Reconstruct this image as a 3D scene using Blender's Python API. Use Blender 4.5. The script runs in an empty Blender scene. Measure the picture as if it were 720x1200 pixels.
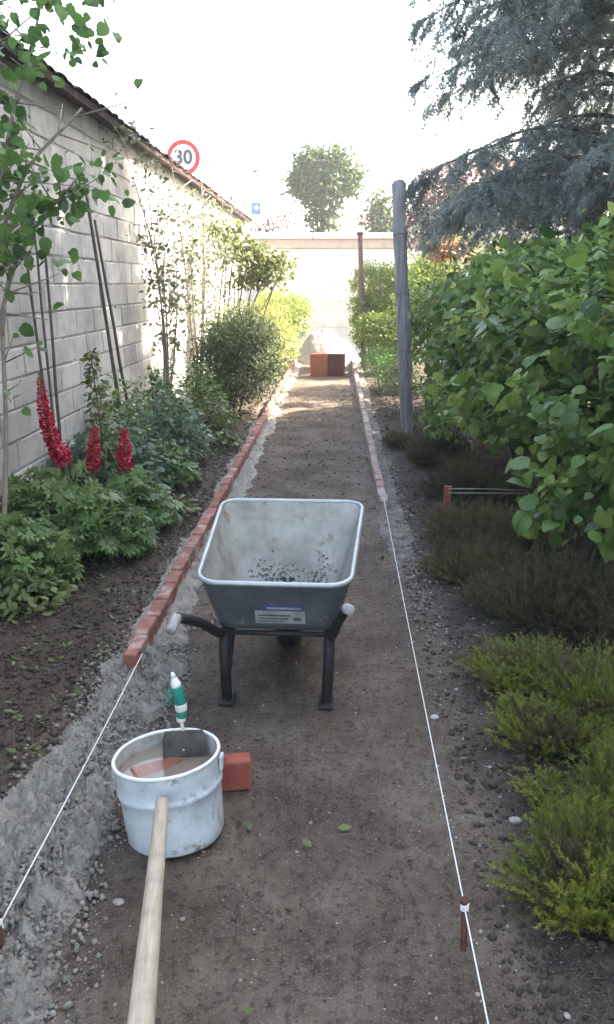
import bpy, math, random
import numpy as np
from mathutils import Vector, Matrix
R = math.radians
random.seed(7); rng = np.random.default_rng(11)
scene = bpy.context.scene
col = scene.collection

# ------------------------------------------------------------------ camera, sky, sun, exposure
cam = bpy.data.cameras.new('camera'); camo = bpy.data.objects.new('camera', cam); col.objects.link(camo)
cam.sensor_fit = 'VERTICAL'; cam.sensor_height = 36; cam.lens = 30; cam.clip_start = .05; cam.clip_end = 2000
CAM = Vector((0, 0, 1.6)); PITCH = R(14.95); YAW = R(1.94)
camo.location = CAM; camo.rotation_euler = (R(90)-PITCH, 0, YAW)
scene.camera = camo
SUN_AZ = math.atan2(1.0, .50)          # from +Y (path direction) towards +X: ahead and to the right
SUN_EL = R(40)
world = bpy.data.worlds.new('World'); scene.world = world; world.use_nodes = True
wn = world.node_tree; bg = wn.nodes['Background']
sky = wn.nodes.new('ShaderNodeTexSky'); sky.sky_type = 'NISHITA'; sky.sun_disc = False
sky.sun_elevation = SUN_EL; sky.sun_rotation = SUN_AZ; sky.air_density = 1.2; sky.dust_density = 3.0; sky.ozone_density = .7
wn.links.new(sky.outputs[0], bg.inputs[0]); bg.inputs[1].default_value = .15
sl = bpy.data.lights.new('sun', 'SUN'); sl.energy = 5.0; sl.angle = R(.6); sl.color = (1, .93, .82)
so = bpy.data.objects.new('sun', sl); col.objects.link(so)
sdir = Vector((math.sin(SUN_AZ)*math.cos(SUN_EL), math.cos(SUN_AZ)*math.cos(SUN_EL), math.sin(SUN_EL)))
so.rotation_euler = sdir.to_track_quat('Z', 'Y').to_euler(); so.location = sdir*60
scene.view_settings.view_transform = 'Standard'; scene.view_settings.look = 'None'
scene.view_settings.gamma = 1; scene.view_settings.use_curve_mapping = False
scene.view_settings.exposure = 2.92
scene.view_settings.use_white_balance = True; scene.view_settings.white_balance_temperature = 7200; scene.view_settings.white_balance_tint = 10
scene.render.engine = 'CYCLES'
scene.cycles.max_bounces = 6; scene.cycles.transparent_max_bounces = 4

# ------------------------------------------------------------------ helpers
def tag(o, label=None, cat=None, group=None, kind=None):
    if label: o['label'] = label
    if cat: o['category'] = cat
    if group: o['group'] = group
    if kind: o['kind'] = kind
    return o
def empty(name, loc, label, cat, group=None, rz=0):
    o = bpy.data.objects.new(name, None); col.objects.link(o)
    o.location = loc; o.rotation_euler = (0, 0, rz); o.empty_display_size = .1
    return tag(o, label, cat, group)
def child(o, root, world_space=True):
    o.parent = root
    if world_space:   # geometry already given in world coordinates; roots have translation only
        L = root.matrix_basis.copy()
        if root.parent: L = root.parent.matrix_basis @ root.matrix_parent_inverse @ L
        o.matrix_parent_inverse = L.inverted()
    return o
def link(name, me, parent=None, ws=True):
    o = bpy.data.objects.new(name, me); col.objects.link(o)
    if parent: child(o, parent, ws)
    return o
def np_mesh(name, V, faces_flat, loop_tot, mat, smooth=False, tint=None):
    me = bpy.data.meshes.new(name)
    V = np.ascontiguousarray(V, np.float32); n = len(V)
    me.vertices.add(n); me.vertices.foreach_set('co', V.ravel())
    me.loops.add(len(faces_flat)); me.loops.foreach_set('vertex_index', np.asarray(faces_flat, np.int32))
    me.polygons.add(len(loop_tot))
    lt = np.asarray(loop_tot, np.int32)
    me.polygons.foreach_set('loop_start', np.concatenate([[0], np.cumsum(lt)[:-1]]).astype(np.int32))
    me.polygons.foreach_set('loop_total', lt)
    if smooth: me.polygons.foreach_set('use_smooth', np.ones(len(lt), bool))
    if tint is not None:
        a = me.attributes.new('tint', 'FLOAT', 'POINT'); a.data.foreach_set('value', np.asarray(tint, np.float32))
    me.update(calc_edges=True)
    if mat: me.materials.append(mat)
    return me

class MB:
    def __init__(s): s.v = []; s.f = []
    def add(s, v, f):
        o = len(s.v); s.v += [tuple(p) for p in v]; s.f += [tuple(i+o for i in q) for q in f]; return s
    def box(s, c, d, rot=None, bev=0.0):
        hx, hy, hz = d[0]/2, d[1]/2, d[2]/2
        M = rot if rot is not None else Matrix.Identity(3)
        if bev <= 0:
            v = [Vector((x, y, z)) for z in (-hz, hz) for y in (-hy, hy) for x in (-hx, hx)]
            f = [(0,2,3,1),(4,5,7,6),(0,1,5,4),(1,3,7,5),(3,2,6,7),(2,0,4,6)]
        else:
            v = []; b = bev; f = []; idx = {}
            for sx in (-1, 1):
                for sy in (-1, 1):
                    for sz in (-1, 1):
                        for ax in range(3):
                            p = [sx*(hx-b), sy*(hy-b), sz*(hz-b)]; p[ax] = (sx*hx, sy*hy, sz*hz)[ax]
                            idx[(sx, sy, sz, ax)] = len(v); v.append(Vector(p))
            for ax in range(3):
                a1, a2 = [(1, 2), (2, 0), (0, 1)][ax]
                for sg in (-1, 1):
                    q = []
                    for (p1, p2) in ((-1,-1),(1,-1),(1,1),(-1,1)):
                        k = [0,0,0]; k[ax] = sg; k[a1] = p1; k[a2] = p2; q.append(idx[(*k, ax)])
                    f.append(tuple(q) if sg > 0 else tuple(q[::-1]))
                    # edges handled below
            for ax in range(3):          # edge strips parallel to ax
                a1, a2 = [(1, 2), (2, 0), (0, 1)][ax]
                for s1 in (-1, 1):
                    for s2 in (-1, 1):
                        def K(t, w):
                            k = [0,0,0]; k[ax] = t; k[a1] = s1; k[a2] = s2; return idx[(*k, w)]
                        q = [K(-1, a1), K(-1, a2), K(1, a2), K(1, a1)]
                        f.append(tuple(q) if s1*s2 < 0 else tuple(q[::-1]))
            for sx in (-1, 1):
                for sy in (-1, 1):
                    for sz in (-1, 1):
                        q = [idx[(sx, sy, sz, a)] for a in range(3)]
                        f.append(tuple(q) if sx*sy*sz > 0 else tuple(q[::-1]))
        c = Vector(c); return s.add([M @ p + c for p in v], f)
    def tube(s, pts, rad, n=8, cap=True):
        pts = [Vector(p) for p in pts]; m = len(pts)
        if not hasattr(rad, '__len__'): rad = [rad]*m
        v = []; up = None
        for i, p in enumerate(pts):
            t = (pts[min(i+1, m-1)]-pts[max(i-1, 0)])
            if t.length < 1e-9: t = Vector((0, 0, 1))
            t.normalize()
            if up is None: up = t.orthogonal()
            a = (up - t*up.dot(t))
            if a.length < 1e-6: a = t.orthogonal()
            a.normalize(); up = a; b = t.cross(a)
            for k in range(n):
                an = 2*math.pi*k/n; v.append(p+(a*math.cos(an)+b*math.sin(an))*rad[i])
        f = [(i*n+k, i*n+(k+1) % n, (i+1)*n+(k+1) % n, (i+1)*n+k) for i in range(m-1) for k in range(n)]
        if cap: f += [tuple(range(n))[::-1], tuple((m-1)*n+k for k in range(n))]
        return s.add(v, f)
    def rings(s, rings, closed_ends=False):
        n = len(rings[0]); v = [p for r in rings for p in r]
        f = [(i*n+k, i*n+(k+1) % n, (i+1)*n+(k+1) % n, (i+1)*n+k) for i in range(len(rings)-1) for k in range(n)]
        if closed_ends: f += [tuple(range(n))[::-1], tuple((len(rings)-1)*n+k for k in range(n))]
        return s.add(v, f)
    def mesh(s, name, mat, smooth=False):
        me = bpy.data.meshes.new(name); me.from_pydata(s.v, [], s.f)
        if smooth: me.polygons.foreach_set('use_smooth', [True]*len(me.polygons))
        me.update()
        if mat: me.materials.append(mat)
        return me
    def obj(s, name, mat, parent=None, ws=True, smooth=False):
        return link(name, s.mesh(name, mat, smooth), parent, ws)

def smooth_angle(o, deg=40):
    me = o.data
    me.polygons.foreach_set('use_smooth', [True]*len(me.polygons))
    try: me.set_sharp_from_angle(angle=R(deg))
    except Exception: pass
    return o

# vectorised value noise
def _h(ix, iy, iz, s):
    n = (ix*374761393 + iy*668265263 + iz*2147483647 + s*974711) & 0xffffffff
    n = ((n ^ (n >> 13))*1274126177) & 0xffffffff
    n = (n ^ (n >> 16)) & 0xffffffff
    return n/4294967295.0
def vnoise(x, y, z=0.0, s=0):
    x = np.asarray(x, float); y = np.asarray(y, float); z = np.zeros_like(x)+z
    ix = np.floor(x).astype(np.int64); iy = np.floor(y).astype(np.int64); iz = np.floor(z).astype(np.int64)
    fx, fy, fz = x-ix, y-iy, z-iz
    fx, fy, fz = [t*t*(3-2*t) for t in (fx, fy, fz)]
    r = 0
    for dx in (0, 1):
        for dy in (0, 1):
            for dz in (0, 1):
                w = (fx if dx else 1-fx)*(fy if dy else 1-fy)*(fz if dz else 1-fz)
                r = r + w*_h(ix+dx, iy+dy, iz+dz, s)
    return r*2-1
def fbm(x, y, z=0.0, oct=4, s=0, gain=.5):
    r = 0; a = 1; t = 0
    for k in range(oct):
        f = 2.03**k; r = r+a*vnoise(np.asarray(x)*f+17.3*k, np.asarray(y)*f-9.1*k, np.asarray(z)*f+3.7*k, s+k); t += a; a *= gain
    return r/t
def sstep(a, b, x):
    t = np.clip((np.asarray(x, float)-a)/(b-a), 0, 1); return t*t*(3-2*t)

# ------------------------------------------------------------------ materials
def newmat(name):
    m = bpy.data.materials.new(name); m.use_nodes = True; nt = m.node_tree
    return m, nt, nt.nodes['Principled BSDF'], nt.nodes, nt.links
def noise_n(N, L, coord, scale, detail=4, rough=.6):
    n = N.new('ShaderNodeTexNoise'); n.inputs['Scale'].default_value = scale; n.inputs['Detail'].default_value = detail
    n.inputs['Roughness'].default_value = rough; L.new(coord, n.inputs['Vector']); return n.outputs['Fac']
def ramp(N, L, fac, stops):
    r = N.new('ShaderNodeValToRGB'); L.new(fac, r.inputs[0])
    while len(r.color_ramp.elements) < len(stops): r.color_ramp.elements.new(.5)
    for e, (p, c) in zip(r.color_ramp.elements, stops): e.position = p; e.color = (*c, 1) if len(c) == 3 else c
    return r.outputs[0]
def mixc(N, L, fac, a, b, mode='MIX'):
    m = N.new('ShaderNodeMix'); m.data_type = 'RGBA'; m.blend_type = mode
    for i, v in ((0, fac), (6, a), (7, b)):
        if isinstance(v, bpy.types.NodeSocket): L.new(v, m.inputs[i])
        else: m.inputs[i].default_value = v if not isinstance(v, tuple) else (*v, 1)
    return m.outputs[2]
def bumpn(N, L, h, strength, dist, nrm=None):
    b = N.new('ShaderNodeBump'); b.inputs['Strength'].default_value = strength; b.inputs['Distance'].default_value = dist
    L.new(h, b.inputs['Height'])
    if nrm is not None: L.new(nrm, b.inputs['Normal'])
    return b.outputs['Normal']
def surf(name, stops, scale=8, rough=.85, bump=.4, bdist=.01, bscale=40, metal=0, stain=None, stain_scale=2.0, objcoord=False, tintvar=0, spec=.3):
    """noise-coloured surface; stops = colour ramp over noise; stain=(colour, amount)"""
    m, nt, P, N, L = newmat(name)
    if objcoord: co = N.new('ShaderNodeTexCoord').outputs['Object']
    else: co = N.new('ShaderNodeNewGeometry').outputs['Position']
    c = ramp(N, L, noise_n(N, L, co, scale, 6, .65), stops)
    if tintvar:
        oi = N.new('ShaderNodeObjectInfo')
        v = N.new('ShaderNodeMapRange'); L.new(oi.outputs['Random'], v.inputs[0]); v.inputs[3].default_value = 1-tintvar; v.inputs[4].default_value = 1+tintvar
        cc = N.new('ShaderNodeCombineColor'); [L.new(v.outputs[0], cc.inputs[i]) for i in range(3)]
        c = mixc(N, L, 1.0, c, cc.outputs[0], 'MULTIPLY')
    if stain:
        f = ramp(N, L, noise_n(N, L, co, stain_scale, 5, .7), [(stain[1], (0,0,0)), (min(1, stain[1]+.12), (1,1,1))])
        c = mixc(N, L, f, c, stain[0])
    L.new(c, P.inputs['Base Color']); P.inputs['Roughness'].default_value = rough; P.inputs['Metallic'].default_value = metal
    P.inputs['Specular IOR Level'].default_value = spec
    if bump: L.new(bumpn(N, L, noise_n(N, L, co, bscale, 6, .7), bump, bdist), P.inputs['Normal'])
    return m
def leafmat(name, dark, light, trans=.35, rough=.45, spec=.35, extra=None):
    m, nt, P, N, L = newmat(name)
    at = N.new('ShaderNodeAttribute'); at.attribute_name = 'tint'
    co = N.new('ShaderNodeNewGeometry').outputs['Position']
    f = N.new('ShaderNodeMath'); f.operation = 'ADD'; L.new(at.outputs['Fac'], f.inputs[0])
    n = N.new('ShaderNodeMath'); n.operation = 'MULTIPLY_ADD'; L.new(noise_n(N, L, co, 45, 3), n.inputs[0]); n.inputs[1].default_value = .5; n.inputs[2].default_value = -.25
    L.new(n.outputs[0], f.inputs[1])
    stops = [(.05, dark), (.75, light)]
    if extra: stops.append((.97, extra))
    c = ramp(N, L, f.outputs[0], stops)
    L.new(c, P.inputs['Base Color']); P.inputs['Roughness'].default_value = rough; P.inputs['Specular IOR Level'].default_value = spec
    tr = N.new('ShaderNodeBsdfTranslucent'); hs = N.new('ShaderNodeHueSaturation'); hs.inputs['Hue'].default_value = .485; hs.inputs['Value'].default_value = 1.35
    L.new(c, hs.inputs['Color']); L.new(hs.outputs[0], tr.inputs[0])
    mx = N.new('ShaderNodeMixShader'); mx.inputs[0].default_value = trans
    L.new(P.outputs[0], mx.inputs[1]); L.new(tr.outputs[0], mx.inputs[2]); L.new(mx.outputs[0], nt.nodes['Material Output'].inputs[0])
    return m

def soil_mat():
    m, nt, P, N, L = newmat('soil')
    co = N.new('ShaderNodeNewGeometry').outputs['Position']
    at = N.new('ShaderNodeAttribute'); at.attribute_name = 'tint'      # 0 trodden path, 1 dug bed
    n1 = noise_n(N, L, co, 2.4, 9, .72); n2 = noise_n(N, L, co, 38, 6, .7); n3 = noise_n(N, L, co, 160, 3, .6)
    a = ramp(N, L, n1, [(.34, (.058, .042, .032)), (.5, (.102, .077, .06)), (.64, (.155, .123, .098))])
    b = ramp(N, L, n1, [(.3, (.028, .021, .017)), (.52, (.05, .038, .031)), (.72, (.085, .067, .055))])
    a = mixc(N, L, ramp(N, L, noise_n(N, L, co, 1.1, 7, .72), [(.54, (0, 0, 0)), (.7, (.45, .45, .45))]), a, (.215, .19, .165))
    c = mixc(N, L, at.outputs['Fac'], a, b)
    c = mixc(N, L, ramp(N, L, n2, [(.38, (1, 1, 1)), (.5, (0, 0, 0))]), c, mixc(N, L, .6, c, (.018, .014, .011)))
    c = mixc(N, L, ramp(N, L, n3, [(.55, (0, 0, 0)), (.68, (.75, .75, .75))]), c, mixc(N, L, .5, c, (.3, .27, .24)))
    vo = N.new('ShaderNodeTexVoronoi'); vo.inputs['Scale'].default_value = 34; L.new(co, vo.inputs['Vector'])
    sp = ramp(N, L, vo.outputs['Distance'], [(.07, (1, 1, 1)), (.13, (0, 0, 0))])
    wn_ = N.new('ShaderNodeTexWhiteNoise'); L.new(vo.outputs['Position'], wn_.inputs['Vector'])
    keep = ramp(N, L, wn_.outputs['Value'], [(.86, (0, 0, 0)), (.88, (1, 1, 1))])
    c = mixc(N, L, mixc(N, L, 1.0, sp, keep, 'MULTIPLY'), c, (.34, .31, .27))
    L.new(c, P.inputs['Base Color']); P.inputs['Roughness'].default_value = .93; P.inputs['Specular IOR Level'].default_value = .2
    nr = bumpn(N, L, n2, .55, .02); nr = bumpn(N, L, n3, .5, .006, nr); L.new(nr, P.inputs['Normal'])
    return m
M = {}
M['soil'] = soil_mat()
M['clod'] = surf('soil_clod', [(.3, (.035, .026, .02)), (.55, (.068, .052, .042)), (.75, (.12, .097, .08))], 6, .95, .7, .01, 90)
M['mortar'] = surf('mortar_crumble', [(.28, (.18, .165, .14)), (.5, (.33, .308, .268)), (.75, (.47, .445, .395))], 18, .95, 1.0, .02, 60, stain=((.15, .13, .11), .6), stain_scale=5)
M['mortar_soil'] = surf('soily_mortar', [(.3, (.1, .085, .072)), (.5, (.18, .16, .14)), (.72, (.3, .28, .255))], 16, .95, 1.0, .015, 60, stain=((.09, .072, .06), .55), stain_scale=6)
M['brick'] = surf('red_brick', [(.25, (.15, .06, .05)), (.5, (.24, .1, .08)), (.75, (.32, .17, .14))], 22, .9, .5, .004, 120, stain=((.36, .28, .25), .5), stain_scale=7, tintvar=.15)
M['brick_dusty'] = surf('dusty_brick', [(.25, (.17, .1, .09)), (.5, (.26, .17, .15)), (.75, (.34, .26, .23))], 22, .92, .5, .004, 120, stain=((.36, .32, .29), .46), stain_scale=6, tintvar=.15)
M['brick_new'] = surf('fresh_brick', [(.25, (.22, .055, .045)), (.5, (.3, .08, .06)), (.8, (.36, .12, .09))], 22, .85, .4, .003, 120)
M['brick_wet'] = surf('wet_brick', [(.25, (.16, .07, .045)), (.5, (.25, .11, .07)), (.8, (.33, .17, .115))], 22, .25, .3, .003, 100, spec=.5)
M['terracotta'] = surf('terracotta', [(.3, (.2, .065, .035)), (.6, (.28, .1, .055)), (.8, (.35, .15, .09))], 16, .85, .3, .004, 90)
M['pebble'] = surf('pale_pebble', [(.3, (.2, .185, .165)), (.6, (.34, .32, .29)), (.8, (.5, .48, .44))], 14, .8, .4, .004, 120)
M['block'] = surf('concrete_block', [(.25, (.36, .36, .36)), (.5, (.48, .48, .48)), (.75, (.58, .58, .575))], 5, .93, .8, .008, 90, stain=((.34, .335, .325), .58), stain_scale=3.5, tintvar=.16)
M['joint'] = surf('wall_mortar', [(.3, (.3, .3, .29)), (.7, (.42, .415, .4))], 12, .95, .7, .01, 70)
M['white_block'] = surf('whitewashed_block', [(.25, (.5, .49, .46)), (.5, (.62, .61, .58)), (.75, (.72, .71, .68))], 5, .92, .6, .006, 90, tintvar=.05)
M['coping'] = surf('roof_tile', [(.3, (.04, .025, .027)), (.55, (.075, .042, .043)), (.8, (.12, .07, .065))], 10, .85, .5, .006, 60, stain=((.14, .13, .11), .62), stain_scale=5, tintvar=.2)
M['pale_stone'] = surf('pale_coping', [(.3, (.55, .53, .5)), (.7, (.7, .68, .64))], 6, .9, .4, .005, 60)
M['render_band'] = surf('brown_band', [(.3, (.36, .29, .25)), (.7, (.48, .4, .35))], 6, .9, .4, .005, 60)
M['galv'] = surf('galvanised_steel', [(.3, (.28, .31, .33)), (.55, (.38, .41, .42)), (.8, (.47, .5, .5))], 9, .48, .15, .002, 60, metal=.55, spec=.5)
M['traysteel'] = surf('dark_galvanised', [(.3, (.07, .08, .095)), (.55, (.105, .118, .135)), (.8, (.16, .17, .185))], 9, .5, .2, .002, 60, metal=.3, stain=((.28, .26, .24), .62), stain_scale=11, spec=.5)  # outer tray colour darkened to imitate shade; the rim keeps the lighter steel
M['trayin'] = surf('mortar_smeared_tray', [(.3, (.17, .175, .155)), (.5, (.255, .26, .235)), (.72, (.34, .345, .32))], 6, .85, .4, .003, 60, stain=((.17, .12, .095), .56), stain_scale=10)
M['bucket'] = surf('worn_white_tin', [(.3, (.36, .41, .45)), (.5, (.5, .555, .6)), (.75, (.62, .67, .7))], 9, .5, .3, .003, 50, metal=.1, stain=((.22, .21, .19), .56), stain_scale=16, spec=.5)
M['bucket_in'] = surf('mortar_caked_tin', [(.3, (.2, .185, .165)), (.5, (.38, .37, .34)), (.75, (.58, .58, .55))], 14, .8, .3, .004, 60)
M['black'] = surf('black_paint', [(.3, (.008, .008, .009)), (.7, (.02, .02, .022))], 20, .7, .2, .002, 80, spec=.5)
M['rubber'] = surf('tyre_rubber', [(.3, (.014, .014, .014)), (.7, (.035, .033, .03))], 20, .85, .3, .003, 80)
M['grip'] = surf('pale_grip', [(.3, (.2, .2, .19)), (.7, (.38, .38, .36))], 40, .7, .3, .002, 90)
M['blue'] = surf('blue_print', [(.3, (.04, .07, .18)), (.7, (.07, .11, .23))], 30, .5, 0)
M['sticker'] = surf('pale_sticker', [(.35, (.22, .225, .225)), (.7, (.36, .36, .35))], 25, .6, 0)
M['ink'] = surf('dark_print', [(.3, (.05, .05, .06)), (.7, (.12, .12, .13))], 40, .6, 0)
M['greenplastic'] = surf('green_plastic', [(.3, (.0, .17, .13)), (.7, (.01, .26, .2))], 20, .4, .1, .001, 80, spec=.5)
M['whiteplastic'] = surf('white_plastic', [(.3, (.6, .62, .62)), (.7, (.8, .8, .8))], 20, .5, .1, .001, 80, spec=.5)
M['redplastic'] = surf('red_plastic', [(.3, (.3, .03, .05)), (.7, (.42, .05, .07))], 20, .5, 0)
M['steel'] = surf('dull_steel', [(.3, (.06, .055, .05)), (.7, (.13, .12, .11))], 22, .75, .3, .002, 70, metal=.2)
M['rust'] = surf('rusty_iron', [(.3, (.05, .022, .016)), (.6, (.11, .045, .03)), (.8, (.17, .08, .05))], 40, .9, .5, .002, 140)
M['string'] = surf('white_twine', [(.3, (.6, .6, .58)), (.7, (.8, .8, .78))], 200, .9, 0)
M['bark'] = surf('bark', [(.3, (.07, .055, .045)), (.6, (.14, .115, .095)), (.8, (.22, .19, .16))], 18, .95, .8, .01, 60)
M['paletwig'] = surf('pale_twig', [(.3, (.2, .165, .13)), (.7, (.36, .31, .26))], 25, .9, .4, .004, 80)
M['cane'] = surf('dark_cane', [(.3, (.06, .055, .05)), (.7, (.15, .14, .125))], 25, .9, .4, .003, 80)
M['greenstem'] = surf('green_stem', [(.3, (.05, .09, .03)), (.7, (.1, .16, .06))], 25, .7, .2, .002, 80)

def woodmat(name, stops, axis='Y', rough=.6):
    m, nt, P, N, L = newmat(name)
    tc = N.new('ShaderNodeTexCoord'); mp = N.new('ShaderNodeMapping'); L.new(tc.outputs['Object'], mp.inputs[0])
    mp.inputs['Scale'].default_value = (1, .04, 1) if axis == 'Y' else (1, 1, .04)
    f = noise_n(N, L, mp.outputs[0], 180 if axis == 'Y' else 45, 5, .6)
    f2 = noise_n(N, L, tc.outputs['Object'], 9, 4)
    c = ramp(N, L, f, stops)
    c = mixc(N, L, ramp(N, L, f2, [(.5, (0, 0, 0)), (.75, (.5, .5, .5))]), c, (.16, .13, .1))
    L.new(c, P.inputs['Base Color']); P.inputs['Roughness'].default_value = rough; P.inputs['Specular IOR Level'].default_value = .3
    L.new(bumpn(N, L, f, .4, .003), P.inputs['Normal']); return m
M['wood'] = woodmat('ash_wood', [(.3, (.34, .285, .215)), (.55, (.45, .39, .3)), (.8, (.54, .48, .39))])
M['oldwood'] = woodmat('weathered_wood', [(.3, (.11, .105, .11)), (.5, (.21, .2, .205)), (.75, (.33, .32, .32))], 'Z', .9)

# ------------------------------------------------------------------ ground: one sheet to the horizon
XL, XR = -.855, .352             # centre lines of the two brick rows
FEET = [(-.02, 1.45, .1), (.14, 1.95, -.15), (-.08, 2.4, .2), (.17, 2.75, -.1), (.05, 3.3, .3), (.2, 3.9, -.2), (-.45, 2.75, .5), (-.3, 1.6, -.2), (.22, 1.5, .05), (-.1, 1.95, .25), (.24, 2.3, -.3), (-.5, 3.1, -.6)]
def ground_z(x, y):
    x = np.asarray(x, float); y = np.asarray(y, float)
    bedL = 1-sstep(-1.12, -.93, x); bedR = sstep(.42, .66, x)
    path = (1-sstep(-.92, -.72, x)*1.0)
    z = .010*fbm(x*1.3, y*1.3, 0, 3, 1)+.006*fbm(x*9, y*9, 0, 4, 2, .6)+.0035*fbm(x*34, y*34, 0, 3, 3, .6)
    z = z + bedL*(.045+.045*fbm(x*4.5, y*4.5, 0, 5, 5, .68)+.03*np.abs(fbm(x*15, y*15, 0, 4, 6, .65)))
    z = z + bedR*(.02+.038*fbm(x*4.5, y*4.5, 0, 5, 8, .68)+.026*np.abs(fbm(x*15, y*15, 0, 4, 9, .65)))
    # loose clods thrown up where the path has only just been dug, further on
    dug = sstep(4.5, 6.5, y)*sstep(-.8, -.6, x)*(1-sstep(.15, .33, x))*(1-sstep(13, 16, y))
    z = z + dug*(.034*fbm(x*4.5, y*4.5, 0, 5, 12, .62))
    on = sstep(-.78, -.62, x)*(1-sstep(.2, .32, x))*(1-sstep(5, 7, y))
    rut = np.exp(-((x-(-.16+.03*np.sin(y*1.3)))/.028)**2)*(.5+.5*fbm(x*0+3, y*1.7, 0, 2, 61))
    z = z - on*.011*np.clip(rut, 0, 1)
    for (fx, fy, fa) in FEET:
        u = (x-fx)*math.cos(fa)+(y-fy)*math.sin(fa); v = -(x-fx)*math.sin(fa)+(y-fy)*math.cos(fa)
        q = (u/(.043+.012*np.sin(v*22)))**2; w = (v/.135)**4; e = np.exp(-(q**2)-w); ring = np.exp(-((np.sqrt(q+w)-1.25)/.3)**2)
        z = z - .011*e + .004*ring
    far = sstep(24, 40, y)+sstep(6, 12, np.abs(x))
    return z*(1-np.clip(far, 0, 1))
xs = np.concatenate([[-90, -40, -15, -7, -4, -3.2, -2.7, -2.4], np.arange(-2.2, 1.9, .0145), np.arange(1.9, 3.4, .05), [3.6, 4, 5, 7, 12, 25, 60, 90]])
ys = [-60, -20, -8, -3, -1, 0, .5, .8]; y = 1.0
while y < 23: ys.append(y); y *= 1.0058
ys = np.array(ys+[24, 26, 30, 38, 55, 90, 130, 180])
X, Y = np.meshgrid(xs, ys); Z = ground_z(X, Y)
nx, ny = len(xs), len(ys)
I = np.arange(nx*ny).reshape(ny, nx)
Q = np.stack([I[:-1, :-1], I[:-1, 1:], I[1:, 1:], I[1:, :-1]], -1).reshape(-1, 4)
zone = np.clip(1-sstep(-1.12, -.9, X)+sstep(.4, .62, X), 0, 1)
g = link('ground', np_mesh('ground', np.stack([X, Y, Z], -1).reshape(-1, 3), Q.ravel(), np.full(len(Q), 4), M['soil'], True, zone.ravel()))
tag(g, kind='structure')
def gz(x, y): return float(ground_z(np.array([x]), np.array([y]))[0])

# lumps: rough little polyhedra merged into one mesh
def ico():
    t = (1+5**.5)/2
    v = np.array([(-1,t,0),(1,t,0),(-1,-t,0),(1,-t,0),(0,-1,t),(0,1,t),(0,-1,-t),(0,1,-t),(t,0,-1),(t,0,1),(-t,0,-1),(-t,0,1)], float)/math.hypot(1, t)
    f = np.array([(0,11,5),(0,5,1),(0,1,7),(0,7,10),(0,10,11),(1,5,9),(5,11,4),(11,10,2),(10,7,6),(7,1,8),(3,9,4),(3,4,2),(3,2,6),(3,6,8),(3,8,9),(4,9,5),(2,4,11),(6,2,10),(8,6,7),(9,8,1)])
    return v, f
def ico2():
    v, f = ico(); v = [tuple(p) for p in v]; c = {}; nf = []
    def mid(a, b):
        k = (min(a, b), max(a, b))
        if k not in c:
            p = (np.array(v[a])+np.array(v[b])); p /= np.linalg.norm(p); c[k] = len(v); v.append(tuple(p))
        return c[k]
    for a, b, d in f:
        ab, bd, da = mid(a, b), mid(b, d), mid(d, a); nf += [(a, ab, da), (b, bd, ab), (d, da, bd), (ab, bd, da)]
    return np.array(v), np.array(nf)
def lumps(name, pos, size, mat, parent=None, rough=.3, flat=.7, fine=False, smooth=False):
    v, f = ico2() if fine else ico(); n = len(pos); k = len(v)
    pos = np.asarray(pos, float); size = np.asarray(size, float)
    d = 1+rough*rng.uniform(-1, 1, (n, k, 1))
    sc = rng.uniform(.7, 1.3, (n, 1, 3))*np.array([1, 1, flat])
    a = rng.uniform(0, 2*math.pi, n); ca, sa = np.cos(a), np.sin(a)
    p = v[None]*d*sc*size[:, None, None]
    q = np.stack([p[..., 0]*ca[:, None]-p[..., 1]*sa[:, None], p[..., 0]*sa[:, None]+p[..., 1]*ca[:, None], p[..., 2]], -1)+pos[:, None]
    F = (f[None]+(np.arange(n)*k)[:, None, None]).reshape(-1)
    return link(name, np_mesh(name, q.reshape(-1, 3), F, np.full(n*len(f), 3), mat, smooth), parent)
# soil clods: many in the beds, fewer on the path
def scatter(n, x0, x1, y0, y1, power=1.0):
    u = rng.uniform(0, 1, n)**power; return rng.uniform(x0, x1, n), y0+(y1-y0)*u
def clods(name, label, specs, mat, rough=.3):
    P, S = [], []
    for (n, x0, x1, y0, y1, pw, s0, s1) in specs:
        x, y = scatter(n, x0, x1, y0, y1, pw); s = s0+(s1-s0)*rng.uniform(0, 1, n)**3
        P.append(np.stack([x, y, ground_z(x, y)+s*.25], -1)); S.append(s)
    o = lumps(name, np.concatenate(P), np.concatenate(S), mat, rough=rough)
    return tag(o, label, 'soil', kind='stuff')
clods('soil_clods', 'loose dark soil clods strewn over the beds and path', [
    (21000, -2.05, -.95, 1.6, 9, 1.4, .002, .015), (2500, -2.05, -.95, 9, 18, 1, .005, .02),
    (17000, .4, 1.9, 1.2, 7, 1.4, .002, .013), (1800, .4, 1.6, 7, 17, 1, .005, .02),
    (3500, -.8, .34, 1.2, 5.0, 1.2, .0015, .0045), (1500, -.78, .3, 4.6, 13.5, 1.2, .003, .012)], M['clod'], .55)
x, y = scatter(420, -.9, 1.0, 1.2, 6, 1.2); s = .002+.005*rng.uniform(0, 1, 420)**3
x2, y2 = scatter(160, .34, .8, 1.4, 4.5, 1.1); s2 = .003+.007*rng.uniform(0, 1, 160)**3
x = np.r_[x, x2]; y = np.r_[y, y2]; s = np.r_[s, s2]
tag(lumps('pebbles', np.stack([x, y, ground_z(x, y)+s*.2], -1), s, M['pebble'], rough=.2, flat=.6), 'small pale pebbles and chips scattered on the soil', 'pebbles', kind='stuff')
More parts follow.
